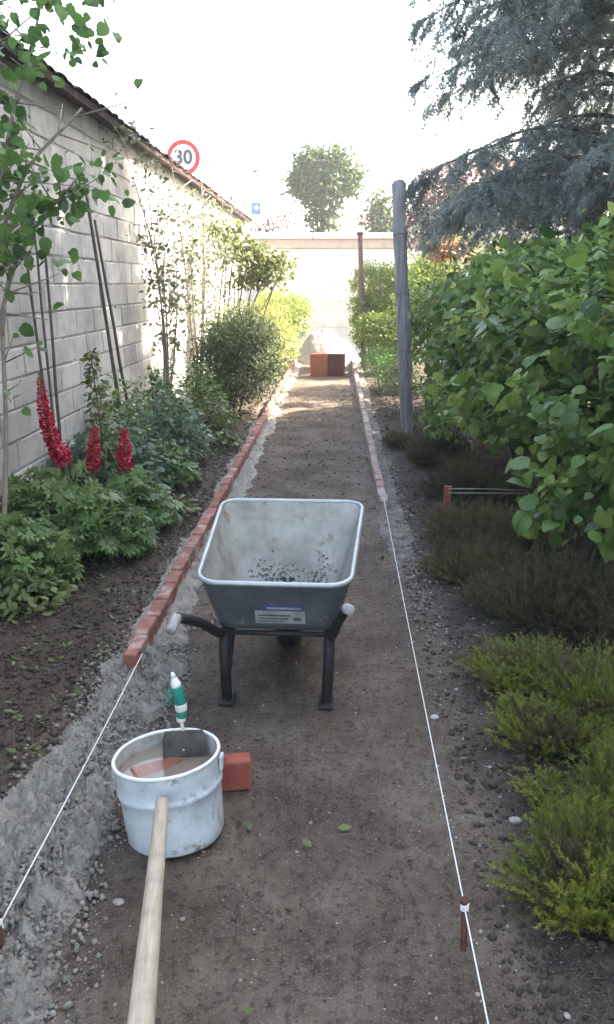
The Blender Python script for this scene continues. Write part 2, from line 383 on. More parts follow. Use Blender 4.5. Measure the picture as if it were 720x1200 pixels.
def stone(x, y, r, label, flat=.6):
    v, f = ico2(); n = 1+.16*fbm(v[:, 0]*1.5+x*9, v[:, 1]*1.5+y*7, v[:, 2]*1.5, 2, 4)
    p = v*n[:, None]*np.array([1.25, 1, flat])*r+np.array([x, y, gz(x, y)+r*flat*.6])
    tag(link('stone', np_mesh('stone', p, f.ravel(), np.full(len(f), 3), M['pebble'], True)), label, 'stone')
stone(-.985, 2.17, .024, 'white rounded stone at the far left edge beside the grey mortar strip')
stone(.385, 2.95, .015, 'pale round stone just right of the string level with the barrow feet')
stone(.56, 2.30, .017, 'pale flat stone in the dark soil beside the green heather')
stone(-.57, 1.92, .013, 'small white chip on the path below the bucket', .4)

# crumbly mortar beds along the two rows
def strip(name, xc, y0, y1, wl, wr, h, label, step=.013, seed=0, gap=.15, mat='mortar'):
    yy = []; y = y0
    while y < y1: yy.append(y); y += max(step, step*y/3.0)
    yy = np.array(yy); t = np.linspace(-1, 1, 84)
    T, YY = np.meshgrid(t, yy)
    e1 = wl*(1+.45*fbm(YY*2.2, YY*0, 0, 3, seed+1)+.25*fbm(YY*9, YY*0, 0, 2, seed+2))
    e2 = wr*(1+.45*fbm(YY*2.2, YY*0+5, 0, 3, seed+3)+.25*fbm(YY*9, YY*0+3, 0, 2, seed+4))
    XX = xc+np.where(T < 0, T*e1, T*e2)
    prof = np.clip(1-np.abs(T)**3, 0, 1)
    lump = np.abs(fbm(XX*17, YY*17, 0, 5, seed+5, .66))*3.0+.5*fbm(XX*5, YY*5, 0, 2, seed+6)
    ZZ = ground_z(XX, YY)-.012+prof*(h*(.55+lump)+.012)
    ends = sstep(y0, y0+gap, YY)*(1-sstep(y1-gap, y1, YY)); ZZ = ZZ-(1-ends)*.03
    n, m = XX.shape; I = np.arange(n*m).reshape(n, m)
    Q = np.stack([I[:-1, :-1], I[:-1, 1:], I[1:, 1:], I[1:, :-1]], -1).reshape(-1, 4)
    o = link(name, np_mesh(name, np.stack([XX, YY, ZZ], -1).reshape(-1, 3), Q.ravel(), np.full(len(Q), 4), M[mat], True))
    return tag(o, kind='structure')
strip('mortar_bed_left', -.81, 1.15, 3.5, .23, .16, .042, '', step=.006, seed=30)
strip('mortar_bed_left_far', -.845, 3.5, 18.5, .13, .15, .028, '', seed=40)
strip('mortar_bed_right', .40, 4.0, 18.5, .10, .11, .014, '', seed=50, gap=1.6, mat='mortar_soil')
P, S = [], []
for (n, xm, sd, y0, y1, s0, s1) in ((9500, -.81, .125, 1.2, 3.6, .002, .0098), (900, -.8, .14, 3.4, 4.4, .002, .009), (1500, -.85, .13, 4.2, 16, .004, .013), (1500, .44, .08, 3.6, 7.5, .002, .009), (500, .4, .08, 7.5, 16, .004, .012)):
    y = y0+(y1-y0)*rng.uniform(0, 1, n)**1.05; x = xm+sd*np.where((lambda g: (g > -2.0) & (g < 1.75))(gg := rng.normal(0, 1, n)), gg, rng.uniform(-1.2, 1.0, n))*(1+.3*fbm(y*3, y*0+xm, 0, 2, 33))
    s = s0+(s1-s0)*rng.uniform(0, 1, n)**4
    top = np.where(xm < 0, .042, .010)*(y < 3.45)+.010
    P.append(np.stack([x, y, ground_z(x, y)+top*np.clip(1-np.abs(x-xm)/(1.6*sd), 0, 1)+s*.3], -1)); S.append(s)
tag(lumps('mortar_crumbs', np.concatenate(P), np.concatenate(S), M['mortar'], rough=.5, flat=.85), 'grey crumbs of dry mortar lying along the brick rows', 'mortar', kind='stuff')

# ------------------------------------------------------------------ brick rows
def brick_mesh(name, mat, L=.215, W=.062, H=.105, seed=0):
    b = MB().box((0, 0, 0), (W, L, H), bev=.005); r = random.Random(seed)
    b.v = [(x+r.uniform(-.0025, .0025), y+r.uniform(-.003, .003), z+r.uniform(-.0025, .0025)) for x, y, z in b.v]
    return b.mesh(name, mat)
BR = [brick_mesh('brick', M['brick'], seed=i) for i in range(6)]; BRD = [brick_mesh('brick', M['brick_dusty'], seed=i) for i in range(6)]
def brick_row(name, label, xc, y0, n, zc, drift=0, BR=BR):
    root = empty(name, (xc, y0, 0), label, 'brick edging')
    for i in range(n):
        o = bpy.data.objects.new('brick', BR[random.randrange(6)]); col.objects.link(o); o.parent = root
        o.location = (random.uniform(-.004, .004)+drift*i*.224, .11+i*.224, zc+random.uniform(-.004, .004)); o.rotation_euler = (R(random.uniform(-.8, .8)), R(random.uniform(-2, 2)), R(random.uniform(-.9, .9)))
    m = MB()
    for i in range(n-1): m.box((drift*i*.224, .222+i*.224, zc-.005), (.058, .014, .092))
    child(m.obj('joint', M['mortar'], root, False), root, False)
    return root
brick_row('brick_edging', 'long row of red bricks set on edge along the left of the path', XL, 3.26, 68, .052, .0006)
brick_row('brick_edging', 'row of red bricks on edge along the right of the path ending at the string', XR, 5.98, 56, .040, -.0004, BRD)

# ------------------------------------------------------------------ left garden wall of blocks
wall = empty('block_wall', (-2.1, 0, 0), 'tall grey concrete block wall with dark tiled coping on the left', 'wall')
def block_variants(nm, mat, L, H, D, n=6):
    out = []
    for s in range(n):
        b = MB().box((0, 0, 0), (D, L, H), bev=.007); r = random.Random(s+50)
        b.v = [(x+r.uniform(-.004, .004), y+r.uniform(-.005, .005), z+r.uniform(-.004, .004)) for x, y, z in b.v]; out.append(b.mesh(nm, mat))
    return out
BL = block_variants('block', M['block'], .487, .187, .16)
m_rest = MB(); cand = []
for c in range(15):
    y0 = .0 + (.25 if c % 2 else 0)
    for k in range(42):
        yc = y0+.25+k*.5
        if yc > 20.4: continue
        cand.append((yc, c))
vis = sorted([q for q in cand if 5.2 < q[0]], key=lambda q: q[0])[:300]; vs = set(vis)
for (yc, c) in cand:
    p = (-2.18+random.uniform(-.004, .004), yc, .1+c*.2)
    if (yc, c) in vs:
        o = bpy.data.objects.new('block', BL[random.randrange(6)]); col.objects.link(o); o.parent = wall; o.location = (p[0]+2.1, p[1], p[2]); o.rotation_euler = (R(random.uniform(-.25, .25)), R(random.uniform(-.4, .4)), R(random.uniform(-.3, .3)))
    else: m_rest.box(p, (.16, .487, .187), bev=.007)
tag(m_rest.obj('blockwork', M['block'], wall), kind='stuff')
MB().box((-2.179, 10.2, 1.5), (.145, 20.5, 3.0)).obj('mortar_core', M['joint'], wall)
for _ in range(1): pass
# mortar squeezed out of the joints, smeared on the blocks
P, S = [], []
for i in range(260):
    P.append((-2.098+random.uniform(0, .002), random.uniform(4.8, 14), .2*random.randrange(1, 15)+random.gauss(0, .012))); S.append(random.uniform(.004, .012))
o = lumps('mortar_smear', P, S, M['joint'], wall, .35, .6); tag(o, kind='stuff')
rot = Matrix.Rotation(R(14), 3, 'Y')
def tile_mesh(s):
    b = MB(); pts = []
    for e in (0, 1):
        for k in range(9):
            a = math.pi*k/8; pts.append((-.36+.0*e, math.cos(a)*.12, math.sin(a)*.026) if e == 0 else (.22, math.cos(a)*.108, math.sin(a)*.022))
    b.add(pts, [(k, k+1, 10+k, 9+k) for k in range(8)])
    b.add([(x, y*.86, z*.75-.002) for x, y, z in pts], [(9+k, 10+k, k+1, k) for k in range(8)])
    b.add([pts[9+k] for k in range(9)]+[(pts[9+k][0], pts[9+k][1]*.86, pts[9+k][2]*.75-.002) for k in range(9)], [(k, k+1, 10+k, 9+k) for k in range(8)])
    return b.mesh('coping_tile', M['coping'], True)
TM = tile_mesh(0)
nslab = 0
for k in range(98):
    o = bpy.data.objects.new('coping_tile', TM); col.objects.link(o); o.parent = wall
    o.location = (-.04+random.uniform(-.014, .014), .1+k*.212, 3.045+random.uniform(-.006, .006)); o.rotation_euler = (R(random.uniform(-2, 2)), R(14+random.uniform(-1.5, 1.5)), R(random.uniform(-2, 2)))
MB().box((-2.12, 10.2, 3.01), (.34, 20.6, .05), rot=Matrix.Rotation(R(14), 3, 'Y')).obj('eaves_board', M['coping'], wall)

# canes leaning on the wall
canes = [((-2.02, 5.668, 2.0), (-1.93, 5.76, .05), .012, 'thin dark cane leaning on the wall, leftmost of the bunch'),
         ((-2.03, 5.93, 2.05), (-1.93, 5.78, .05), .011, 'thin dark cane on the wall, left one of a close pair behind the red spike'),
         ((-2.03, 6.13, 2.02), (-1.95, 5.92, .05), .013, 'thin dark cane on the wall, right one of a close pair behind the red spike'),
         ((-2.03, 7.22, 2.42), (-1.93, 7.72, .05), .018, 'thicker dark stake leaning on the wall, top reaching near the coping'),
         ((-2.03, 7.45, 2.12), (-1.9, 7.98, .05), .016, 'dark stake beside the thicker one, leaning the same way on the wall')]
for a, b, r, lab in canes:
    a, b = Vector(a), Vector(b); pts = [a.lerp(b, t)+Vector((0, random.gauss(0, .008), 0)) for t in np.linspace(0, 1, 8)]
    o = MB().tube(pts, [r*(.7+.35*t) for t in np.linspace(0, 1, 8)], 7).obj('garden_cane', M['cane'], smooth=True); tag(o, lab, 'cane', 'canes leaning on the block wall')

# ------------------------------------------------------------------ back wall
bw = empty('garden_wall', (0, 20.7, 0), 'low whitewashed block wall with pale coping closing the far end', 'wall')
BW = block_variants('block', M['white_block'], .49, .19, .18)
for c in range(12):
    for k in range(17):
        xc = -1.95+k*.5+(.25 if c % 2 else 0)
        if xc > 2.6 and c < 8: continue
        o = bpy.data.objects.new('block', BW[random.randrange(6)]); col.objects.link(o); o.parent = bw
        o.location = (xc, .09+random.uniform(-.003, .003), .1+c*.2); o.rotation_euler = (0, 0, R(90+random.uniform(-.3, .3)))
MB().box((2.2, 20.79, 1.2), (8.8, .165, 2.38)).obj('mortar_core', M['white_block'], bw)
MB().box((2.2, 20.78, 2.5), (8.8, .24, .2), bev=.01).obj('band', M['render_band'], bw)
for k in range(11):
    MB().box((-1.8+k*.82, 20.78, 2.675), (.812, .42, .14), bev=.02).obj('coping_stone', M['pale_stone'], bw)

# ------------------------------------------------------------------ posts
def lean_post(name, a, b, r, mat, label, n=10, cap=True, square=False):
    a, b = Vector(a), Vector(b); m = MB()
    pts = [a.lerp(b, t)+Vector((random.gauss(0, r*.05), random.gauss(0, r*.05), 0)) for t in np.linspace(0, 1, 14)]
    rr = [r*(1+.06*random.gauss(0, 1)) for _ in pts]
    pts.append(b+(b-a).normalized()*r*.5); rr.append(r*.6)
    root = empty(name, (a.x, a.y, 0), label, 'post')
    smooth_angle(m.tube([p for p in pts], rr, n).obj('shaft', mat, root), 50)
    return root
p1 = lean_post('wooden_post', (.80, 9.4, -.1), (.625, 9.4, 2.60), .073, M['oldwood'], 'weathered grey wooden post standing at the edge of the large-leaved bush', 12)
for z in (.9, 1.5, 2.1):
    a = .80-(z+.1)/2.7*.175
    MB().tube([(a+.078*math.cos(t), 9.4+.078*math.sin(t), z+.01*math.sin(3*t)) for t in np.linspace(0, 2*math.pi, 20)], .003, 5).obj('wire_tie', M['steel'], p1)
M['darkrust'] = surf('dark_rust', [(.3, (.045, .032, .028)), (.7, (.1, .07, .06))], 20, .9, .4, .003, 60)
p2 = lean_post('iron_post', (.55, 17, -.1), (.43, 17, 2.5), .05, M['darkrust'], 'thin dark rusty post standing in front of the far white wall', 8)
MB().box((.43, 17, 2.53), (.13, .13, .05), bev=.01).obj('cap', M['darkrust'], p2)

# ------------------------------------------------------------------ strings and pegs
def peg(loc, h, r, label, tilt=(0, 0)):
    x, y = loc; z = gz(x, y); root = empty('iron_peg', (x, y, z), label, 'peg', 'pegs holding the strings')
    MB().tube([(x, y, z-.1), (x+tilt[0]*.5, y+tilt[1]*.5, z+h*.5), (x+tilt[0], y+tilt[1], z+h)], r, 8).obj('shaft', M['rust'], root, smooth=True)
    MB().tube([(x+tilt[0], y+tilt[1], z+h-.004), (x+tilt[0], y+tilt[1], z+h+.006)], r*1.5, 8).obj('head', M['rust'], root)
    m = MB()
    for k in range(3): m.tube([(x+tilt[0]*.8+r*1.15*math.cos(t), y+tilt[1]*.8+r*1.15*math.sin(t), z+h*.8+.006*k+.002*t) for t in np.linspace(0, 6.28, 12)], .0022, 5)
    m.obj('knot', M['string'], root)
peg((-.79, 1.68), .135, .008, 'rusty iron peg at the left edge holding the left string', (-.01, .02))
peg((.330, 1.78), .125, .008, 'rusty iron peg on the right of the path holding the right string', (.0, .03))
def sag(a, b, s, n=14):
    a, b = Vector(a), Vector(b); return [a.lerp(b, t)-Vector((0, 0, s*4*t*(1-t))) for t in np.linspace(0, 1, n)]
o = MB().tube(sag((-.798, 1.70, .11), (-.80, 3.27, .106), .006), .0021, 6).obj('mason_line', M['string'], smooth=True)
tag(o, 'white string stretched from the left peg to the first brick of the left row', 'string')
o = MB().tube(sag((.332, .6, .10), (.330, 1.80, .105), .002)+sag((.331, 1.805, .105), (.352, 5.99, .1), .008, 26), .0021, 6).obj('mason_line', M['string'], smooth=True)
tag(o, 'long white string stretched along the right side from the peg to the brick row', 'string')

# ------------------------------------------------------------------ wheelbarrow (local: +Y towards the wheel)
wb = empty('wheelbarrow', (-.212, 3.35, 0), 'galvanised wheelbarrow with black legs parked across the path', 'wheelbarrow', rz=R(-2.2))
def rrect(hw0, hw1, y0, y1, z0, z1, rad, n=9):
    """rounded trapezoid ring: hw0/z0 at y0 (near), hw1/z1 at y1 (far)"""
    pts = []
    for (cx, cy, a0) in ((1, 1, 0), (-1, 1, 90), (-1, -1, 180), (1, -1, 270)):
        for k in range(n):
            a = R(a0+90*k/(n-1)); yy = (y1-rad if cy > 0 else y0+rad)+rad*math.sin(a)
            t = (yy-y0)/(y1-y0); hw = hw0+(hw1-hw0)*t
            pts.append(Vector((cx*(hw-rad)+rad*math.cos(a), yy, z0+(z1-z0)*t)))
    return pts
def tray_ring(t, ins=0):
    L = lambda a, b: a+(b-a)*t
    return rrect(L(.235, .287)-ins, L(.20, .325)-ins, L(-.295, -.385)+ins, L(.14, .47)-ins, L(.315, .53), L(.275, .632), L(.07, .085))
tr = [tray_ring(t) for t in np.linspace(0, 1, 9)]
def floor_ring(R0, s, dz=0):
    c = sum(R0, Vector())/len(R0); return [c+(p-c)*s+Vector((0, 0, dz)) for p in R0]
out = MB().rings([floor_ring(tr[0], .02), floor_ring(tr[0], .6), floor_ring(tr[0], .93, 0)]+tr)
o = out.obj('tray', M['traysteel'], wb, False, True)
ti = [tray_ring(t, .004) for t in np.linspace(0, 1, 9)]
ti = [[p+Vector((0, 0, .004)) for p in r] for r in ti]
MB().rings([r for r in ti[::-1]]+[floor_ring(ti[0], .93, .001), floor_ring(ti[0], .6, .003), floor_ring(ti[0], .02, .004)]).obj('tray_lining', M['trayin'], wb, False, True)
rim = tray_ring(1.0); MB().tube(rim+[rim[0], rim[1]], .0105, 8).obj('rim', M['galv'], wb, False, True)
# dried mortar in the tray
P, S = [], []
for i in range(420):
    u = random.gauss(-.05, .06) if i % 3 else random.gauss(.14, .03); v = abs(random.gauss(.12, .12)); v = min(.5, v); P.append((u, .138+.33*v, .283+.357*v)); S.append(random.uniform(.002, .0065))
o = lumps('mortar_residue', np.array(P), np.array(S), M['mortar_soil'], None, .35, .6); o.parent = wb; tag(o, kind='stuff')
def wtube(name, pts, r, mat, n=10): return MB().tube(pts, r, n).obj(name, mat, wb, False, True)
def spline(ctrl, n=24):
    c = [Vector(p) for p in ctrl]; c = [c[0]*2-c[1]]+c+[c[-1]*2-c[-2]]; out = []
    for i in range(1, len(c)-2):
        for k in range(n):
            t = k/n; a, b, d, e = c[i-1], c[i], c[i+1], c[i+2]
            out.append(.5*((2*b)+(d-a)*t+(2*a-5*b+4*d-e)*t*t+(3*b-a-3*d+e)*t*t*t))
    out.append(c[-2]); return out
for s in (-1, 1):
    gx = .315 if s < 0 else .275; gz_ = .485 if s < 0 else .535
    wtube('handle', spline([(s*.075, .36, .185), (s*.13, .18, .235), (s*.20, -.16, .268), (s*.215, -.30, .295), (s*(.215+gx)/2, -.43, .385+(gz_-.475)*.4), (s*gx, -.57, gz_-.02)], 8), .0185, M['black'])
    h = MB().tube([(s*gx, -.57, gz_-.02), (s*(gx+.003), -.578, gz_-.016), (s*(gx+.014), -.632, gz_-(.045 if s < 0 else .0)), (s*(gx+.015), -.638, gz_-(.048 if s < 0 else .0))], [.014, .0185, .019, .015], 12); h.obj('grip', M['grip'], wb, False, True)
    lg = MB().tube([(s*.205, -.27, .30), (s*.205, -.285, .20), (s*.196, -.30, .0)], [.0225, .0215, .021], 8)
    lg.obj('leg', M['black'], wb, False, True)
    MB().box((s*.196, -.295, .012), (.055, .10, .016), bev=.004).obj('foot_plate', M['black'], wb, False)
    wtube('leg_brace', [(s*.198, -.285, .06), (s*.2, -.05, .275)], .011, M['black'], 8)
    wtube('tray_stay', [(s*.08, .33, .2), (s*.19, .34, .47)], .009, M['black'], 8)
wtube('cross_bar', [(-.205, -.28, .292), (.205, -.28, .292)], .011, M['black'], 8)
# wheel
wr = bpy.data.objects.new('wheel', None); col.objects.link(wr); wr.parent = wb; wr.location = (.0, .29, .185)
ty = MB(); rings = []
for k in range(37):
    a = 2*math.pi*k/36; c = Vector((0, math.cos(a), math.sin(a)))
    rings.append([Vector((.052*math.cos(b), 0, 0))+c*(.148+.037*math.sin(b)) for b in np.linspace(0, 2*math.pi, 11)[:-1]])
ty.rings(rings); ty.obj('tyre', M['rubber'], wr, False, True)
tm = MB()
for k in range(30):
    a = 2*math.pi*k/30
    for s in (-1, 1): tm.box((s*.018, math.cos(a)*.184, math.sin(a)*.184), (.026, .016, .008), rot=Matrix.Rotation(a-math.pi/2, 3, 'X') @ Matrix.Rotation(s*.4, 3, 'Z'))
tm.obj('tread', M['rubber'], wr, False)
MB().tube([(-.035, 0, 0), (-.012, 0, 0), (.012, 0, 0), (.035, 0, 0)], [.12, .1, .1, .12], 24).obj('rim', M['steel'], wr, False)
MB().tube([(-.085, 0, 0), (.085, 0, 0)], .012, 10).obj('axle', M['steel'], wr, False)
# sticker on the near wall of the tray: lies on the sloping sheet
nb = Vector((0, -.295, .315)); nt_ = Vector((0, -.385, .53)); upv = (nt_-nb).normalized(); nrm = Vector((0, -upv.z, upv.y))
def plate(name, x0, x1, s0, s1, off, mat, parent):
    v = [nb+upv*s+Vector((x, 0, 0))+nrm*o for o in (off, off+.0008) for (x, s) in ((x0, s0), (x1, s0), (x1, s1), (x0, s1))]
    MB().add(v, [(4, 5, 6, 7), (0, 1, 5, 4), (1, 2, 6, 5), (2, 3, 7, 6), (3, 0, 4, 7)]).obj(name, mat, parent, False)
st = bpy.data.objects.new('sticker', None); col.objects.link(st); st.parent = wb
plate('paper', -.075, .115, .035, .1, .002, M['sticker'], st)
plate('blue_band', -.045, .115, .1005, .13, .002, M['blue'], st)
for (a, b, c, d) in ((-.03, .1, .11, .119), (-.062, .06, .074, .081), (-.062, .05, .058, .064), (.07, .1, .05, .068), (-.062, .03, .045, .05)):
    plate('print', a, b, c, d, .0032, M['ink'] if c < .1 else M['sticker'], st)

# ------------------------------------------------------------------ bucket
BX, BY = -.470, 2.245
BY -= .012
bk = empty('tin_bucket', (BX, BY, .0), 'dented white metal bucket of murky water on the path', 'bucket')
TILT = (Matrix.Rotation(R(-3.0), 3, 'X') @ Matrix.Rotation(R(-5.5), 3, 'Y'))
def BT(p): return TILT @ Vector(p)+Vector((BX, BY, .004))
def lathe(prof, n=56, dent=.0, seed=0):
    rg = []
    for r, z in prof:
        ring = []
        for k in range(n):
            a = 2*math.pi*k/n; rr = r*(1+dent*float(fbm(np.array([math.cos(a)*1.6]), np.array([math.sin(a)*1.6]), np.array([z*7]), 3, seed)[0]))
            ring.append(BT((rr*math.cos(a), rr*math.sin(a), z)))
        rg.append(ring)
    return rg
prof = [(.01, .004), (.138, .004), (.143, .0), (.146, .006), (.1475, .04), (.149, .08), (.150, .12), (.1505, .15), (.155, .157), (.1575, .164), (.155, .171), (.1515, .177), (.152, .2), (.1535, .23), (.1545, .25)]
MB().rings(lathe(prof, 56, .034, 3)).obj('wall', M['bucket'], bk, True, True)
MB().rings(lathe([(.153, .25), (.151, .22), (.149, .17), (.146, .12)], 56, .034, 3)).obj('lining', M['bucket_in'], bk, True, True)
rimr = lathe([(.1555, .252)], 56, .034, 3)[0]; MB().tube(rimr+rimr[:2], .0055, 8).obj('rim', M['whiteplastic'], bk, True, True)
for sx in (-1, 1):
    MB().box(BT((sx*.161, 0, .215)), (.012, .034, .045), bev=.003).obj('handle_ear', M['bucket'], bk)
MB().tube([BT((.172*math.cos(a), .166*math.sin(a), .218-.075*math.sin(a))) for a in np.linspace(0, math.pi, 26)], .003, 6).obj('bail', M['steel'], bk, True, True)
wm, nt, Pn, N, L = newmat('murky_water')
Pn.inputs['Base Color'].default_value = (.2, .165, .135, 1); Pn.inputs['Roughness'].default_value = .06; Pn.inputs['Specular IOR Level'].default_value = .5
L.new(bumpn(N, L, noise_n(N, L, N.new('ShaderNodeNewGeometry').outputs['Position'], 14, 2), .08, .004), Pn.inputs['Normal'])
m = MB(); nR = 40
m.add([(BX-.019, BY+.010, .199)]+[(BX-.019+.144*math.cos(2*math.pi*k/nR), BY+.010+.144*math.sin(2*math.pi*k/nR), .199) for k in range(nR)], [(0, 1+k, 1+(k+1) % nR) for k in range(nR)])
tag(m.obj('water', wm), 'murky brown water standing in the white bucket', 'water', kind='stuff')
def loose_brick(c, rot, label, mat, group=None, dims=(.215, .105, .062)):
    b = MB().box((0, 0, 0), dims, bev=.005); r = random.Random(len(label))
    b.v = [(x+r.uniform(-.002, .002), y+r.uniform(-.002, .002), z+r.uniform(-.002, .002)) for x, y, z in b.v]
    o = b.obj('brick', mat); o.location = c; o.rotation_euler = [R(a) for a in rot]; return tag(o, label, 'brick', group)
loose_brick((-.524, 2.268, .171), (6, 2, 32), 'wet brick soaking at the left inside the bucket', M['brick_wet'], None, (.16, .06, .062))
loose_brick((-.452, 2.188, .174), (-4, -3, 25), 'wet brick soaking at the right front inside the bucket', M['brick_wet'], None, (.125, .062, .062))
loose_brick((-.345, 2.47, .055), (0, 0, 10), 'clean red brick standing on edge beside the bucket', M['brick_new'], None, (.15, .062, .108))

# trowel standing in the bucket
t0 = Vector((-.452, 2.31, .12)); trw = empty('trowel', t0, 'trowel with green and white handle standing in the bucket', 'trowel')
def blade():
    m = MB(); w, h, th = .066, .165, .0025; n = Vector((.15, -1, .12)).normalized(); sx = Vector((1, .15, 0)).normalized(); up = n.cross(sx)*-1
    if up.z < 0: up = -up
    pr = [(-.9, 0), (.9, 0), (1, .12), (1, .86), (.86, 1), (-.86, 1), (-1, .86), (-1, .12)]
    v = [t0+sx*(a*w)+up*(b*h)+n*s*th for s in (-1, 1) for a, b in pr]; k = len(pr)
    m.add(v, [tuple(range(k)), tuple(range(2*k-1, k-1, -1))]+[(i, k+i, k+(i+1) % k, (i+1) % k) for i in range(k)]); return m
blade().obj('blade', M['steel'], trw)
MB().tube(spline([(-.457, 2.322, .22), (-.457, 2.34, .262), (-.458, 2.326, .298), (-.460, 2.32, .325)], 6), .0055, 8).obj('tang', M['whiteplastic'], trw, True, True)
hp = spline([(-.460, 2.32, .322), (-.458, 2.318, .36), (-.463, 2.316, .41), (-.476, 2.314, .47)], 10)
nh = len(hp); seg = [(0, 4, 'whiteplastic', 'ferrule'), (4, 10, 'greenplastic', 'handle'), (10, 15, 'whiteplastic', 'handle_band'), (15, 25, 'greenplastic', 'handle'), (25, nh, 'whiteplastic', 'handle_end')]
def hr(i): t = i/(nh-1); return .0135+.005*math.sin(t*math.pi)-.006*max(0, t-.88)/.12
for a, b, mt, nm in seg: MB().tube(hp[a:b+1], [hr(i) for i in range(a, min(b+1, nh))], 12).obj(nm, M[mt], trw, True, True)
MB().tube([hp[-1], hp[-1]+Vector((-.004, 0, .014))], [.009, .004], 10).obj('hang_loop', M['whiteplastic'], trw, True, True)
MB().tube([(-.478, 2.305, .385), (-.492, 2.3, .40), (-.495, 2.3, .42), (-.486, 2.305, .432)], .004, 8).obj('thumb_guard', M['greenplastic'], trw, True, True)

# wooden tool handle propped against the bucket
a = Vector((-.474, 2.075, .205)); b = Vector((-.257, .93, .628)); d = (b-a).normalized()
pts = [a-d*.006, a, a+d*.02]+[a+d*t for t in np.linspace(.06, 1.72, 16)]
wdl = empty('tool_handle', (a.x, a.y, 0), 'long round wooden tool handle with its end against the bucket', 'tool handle')
q = (d).to_track_quat('Y', 'Z'); Lh = 1.72
hm = MB(); zz = [0, .004, .012, .03]+list(np.linspace(.1, Lh, 14)); rr = [.010, .0155, .0178, .0186]+[.0187+.0012*math.sin(k) * .3 for k in range(14)]
hm.tube([(0, z, 0) for z in zz], rr, 20)
o = hm.obj('shaft', M['wood'], wdl, False, True); o.rotation_mode = 'QUATERNION'; o.rotation_quaternion = q; o.location = Vector(a)-wdl.location

# ------------------------------------------------------------------ hollow clay blocks in the path and the sand heap behind
def clay_block(cx, cy, w, h, d, rz, label, holes, mat='terracotta'):
    root = empty('clay_block', (cx, cy, 0), label, 'clay block', 'clay blocks standing in the path'); Rm = Matrix.Rotation(R(rz), 3, 'Z')
    def B(m, c, s, bev=0): m.box(Rm @ Vector(c)+Vector((cx, cy, 0)), s, rot=Rm, bev=bev)
    m = MB(); B(m, (0, 0, h/2), (w, d, h), .008); m.obj('body', M[mat], root)
    for k in range(7):
        m = MB(); B(m, (-w/2+.02+k*(w-.04)/6, -d/2-.0015, h/2), (.014, .003, h*.96)); m.obj('rib', M[mat], root)
M['burnt'] = surf('burnt_clay', [(.3, (.05, .022, .02)), (.6, (.09, .035, .03)), (.8, (.14, .06, .05))], 14, .9, .4, .004, 70)  # darker maroon clay for the right-hand block
clay_block(-.315, 15.5, .30, .40, .22, 6, 'orange clay block standing left of its dark neighbour in the path', False)
clay_block(-.005, 15.52, .30, .39, .22, -10, 'dark burnt clay block standing right of its orange neighbour in the path', False, 'burnt')
n, m_ = 60, 60
rr_, aa = np.meshgrid(np.linspace(0, 1, 34), np.linspace(0, 2*math.pi, 72), indexing='ij')
hx = -.2+rr_*.78*np.cos(aa); hy = 18.4+rr_*.85*np.sin(aa); hz = .66*np.clip(1-rr_**1.5, 0, 1)*(1+.5*fbm(hx*1.7, hy*1.7, 0, 4, 70))+.03*fbm(hx*9, hy*9, 0, 3, 71)+.01-.08*rr_**6
I = np.arange(34*72).reshape(34, 72); J = np.roll(I, -1, 1)
Q = np.stack([I[:-1], I[1:], J[1:], J[:-1]], -1).reshape(-1, 4)
M['sand'] = surf('pale_sand', [(.3, (.25, .23, .2)), (.7, (.36, .335, .3))], 20, .95, .6, .01, 70)
tag(link('sand_heap', np_mesh('sand_heap', np.stack([hx, hy, hz], -1).reshape(-1, 3), Q.ravel(), np.full(len(Q), 4), M['sand'], True)), 'pale heap of sand at the far end of the path', 'sand heap')

#PLANTS
# ------------------------------------------------------------------ plant tools
def nz(a): return a/np.maximum(np.linalg.norm(a, axis=-1, keepdims=True), 1e-9)
T_BROAD = (np.array([(0,0,0),(0,.35,.035),(0,.7,.02),(0,1.05,-.1),(-.30,.10,.0),(-.48,.42,-.05),(-.36,.78,-.08),(.30,.10,.0),(.48,.42,-.05),(.36,.78,-.08)], float),
           np.array([(0,1,4),(4,1,5),(5,1,2),(5,2,6),(6,2,3),(0,7,1),(7,8,1),(8,2,1),(8,9,2),(9,3,2)]))
def _hazel():
    mid = [(0, 0, 0), (0, .2, .0), (0, .42, .02), (0, .66, .0), (0, .86, -.06), (0, 1.1, -.2)]
    side = [(.16, -.07, .03), (.37, .06, .06), (.40, .2, .04), (.47, .34, .05), (.42, .48, .02), (.42, .62, .01), (.30, .74, -.03), (.24, .88, -.08), (.08, .98, -.14)]
    v = mid+side+[(-x, y, z) for x, y, z in side]
    def fan(o, flip):
        t = [(0, o, o+1), (0, o+1, 1), (1, o+1, o+2), (1, o+2, o+3), (1, o+3, 2), (2, o+3, o+4), (2, o+4, o+5), (2, o+5, 3), (3, o+5, o+6), (3, o+6, o+7), (3, o+7, 4), (4, o+7, o+8), (4, o+8, 5)]
        return [q[::-1] if flip else q for q in t]
    return np.array(v, float), np.array(fan(6, False)+fan(15, True))
T_HAZEL = _hazel()
T_OVAL = (np.array([(0,0,0),(0,.5,.05),(0,1,-.06),(-.26,.35,0),(-.2,.75,-.02),(.26,.35,0),(.2,.75,-.02)], float), np.array([(0,1,3),(3,1,4),(4,1,2),(0,5,1),(5,6,1),(6,2,1)]))
T_NEED = (np.array([(-.06,0,0),(.06,0,0),(0,1,0)], float), np.array([(0,1,2)]))
T_PETAL = (np.array([(0,0,0),(0,.55,-.1),(0,1,.12),(-.34,.4,.14),(-.28,.8,.16),(.34,.4,.14),(.28,.8,.16)], float), np.array([(0,1,3),(3,1,4),(4,1,2),(0,5,1),(5,6,1),(6,2,1)]))
T_LANCE = (np.array([(0,0,0),(-.13,.45,.03),(.13,.45,.03),(0,1,-.06)], float), np.array([(0,2,1),(1,2,3)]))
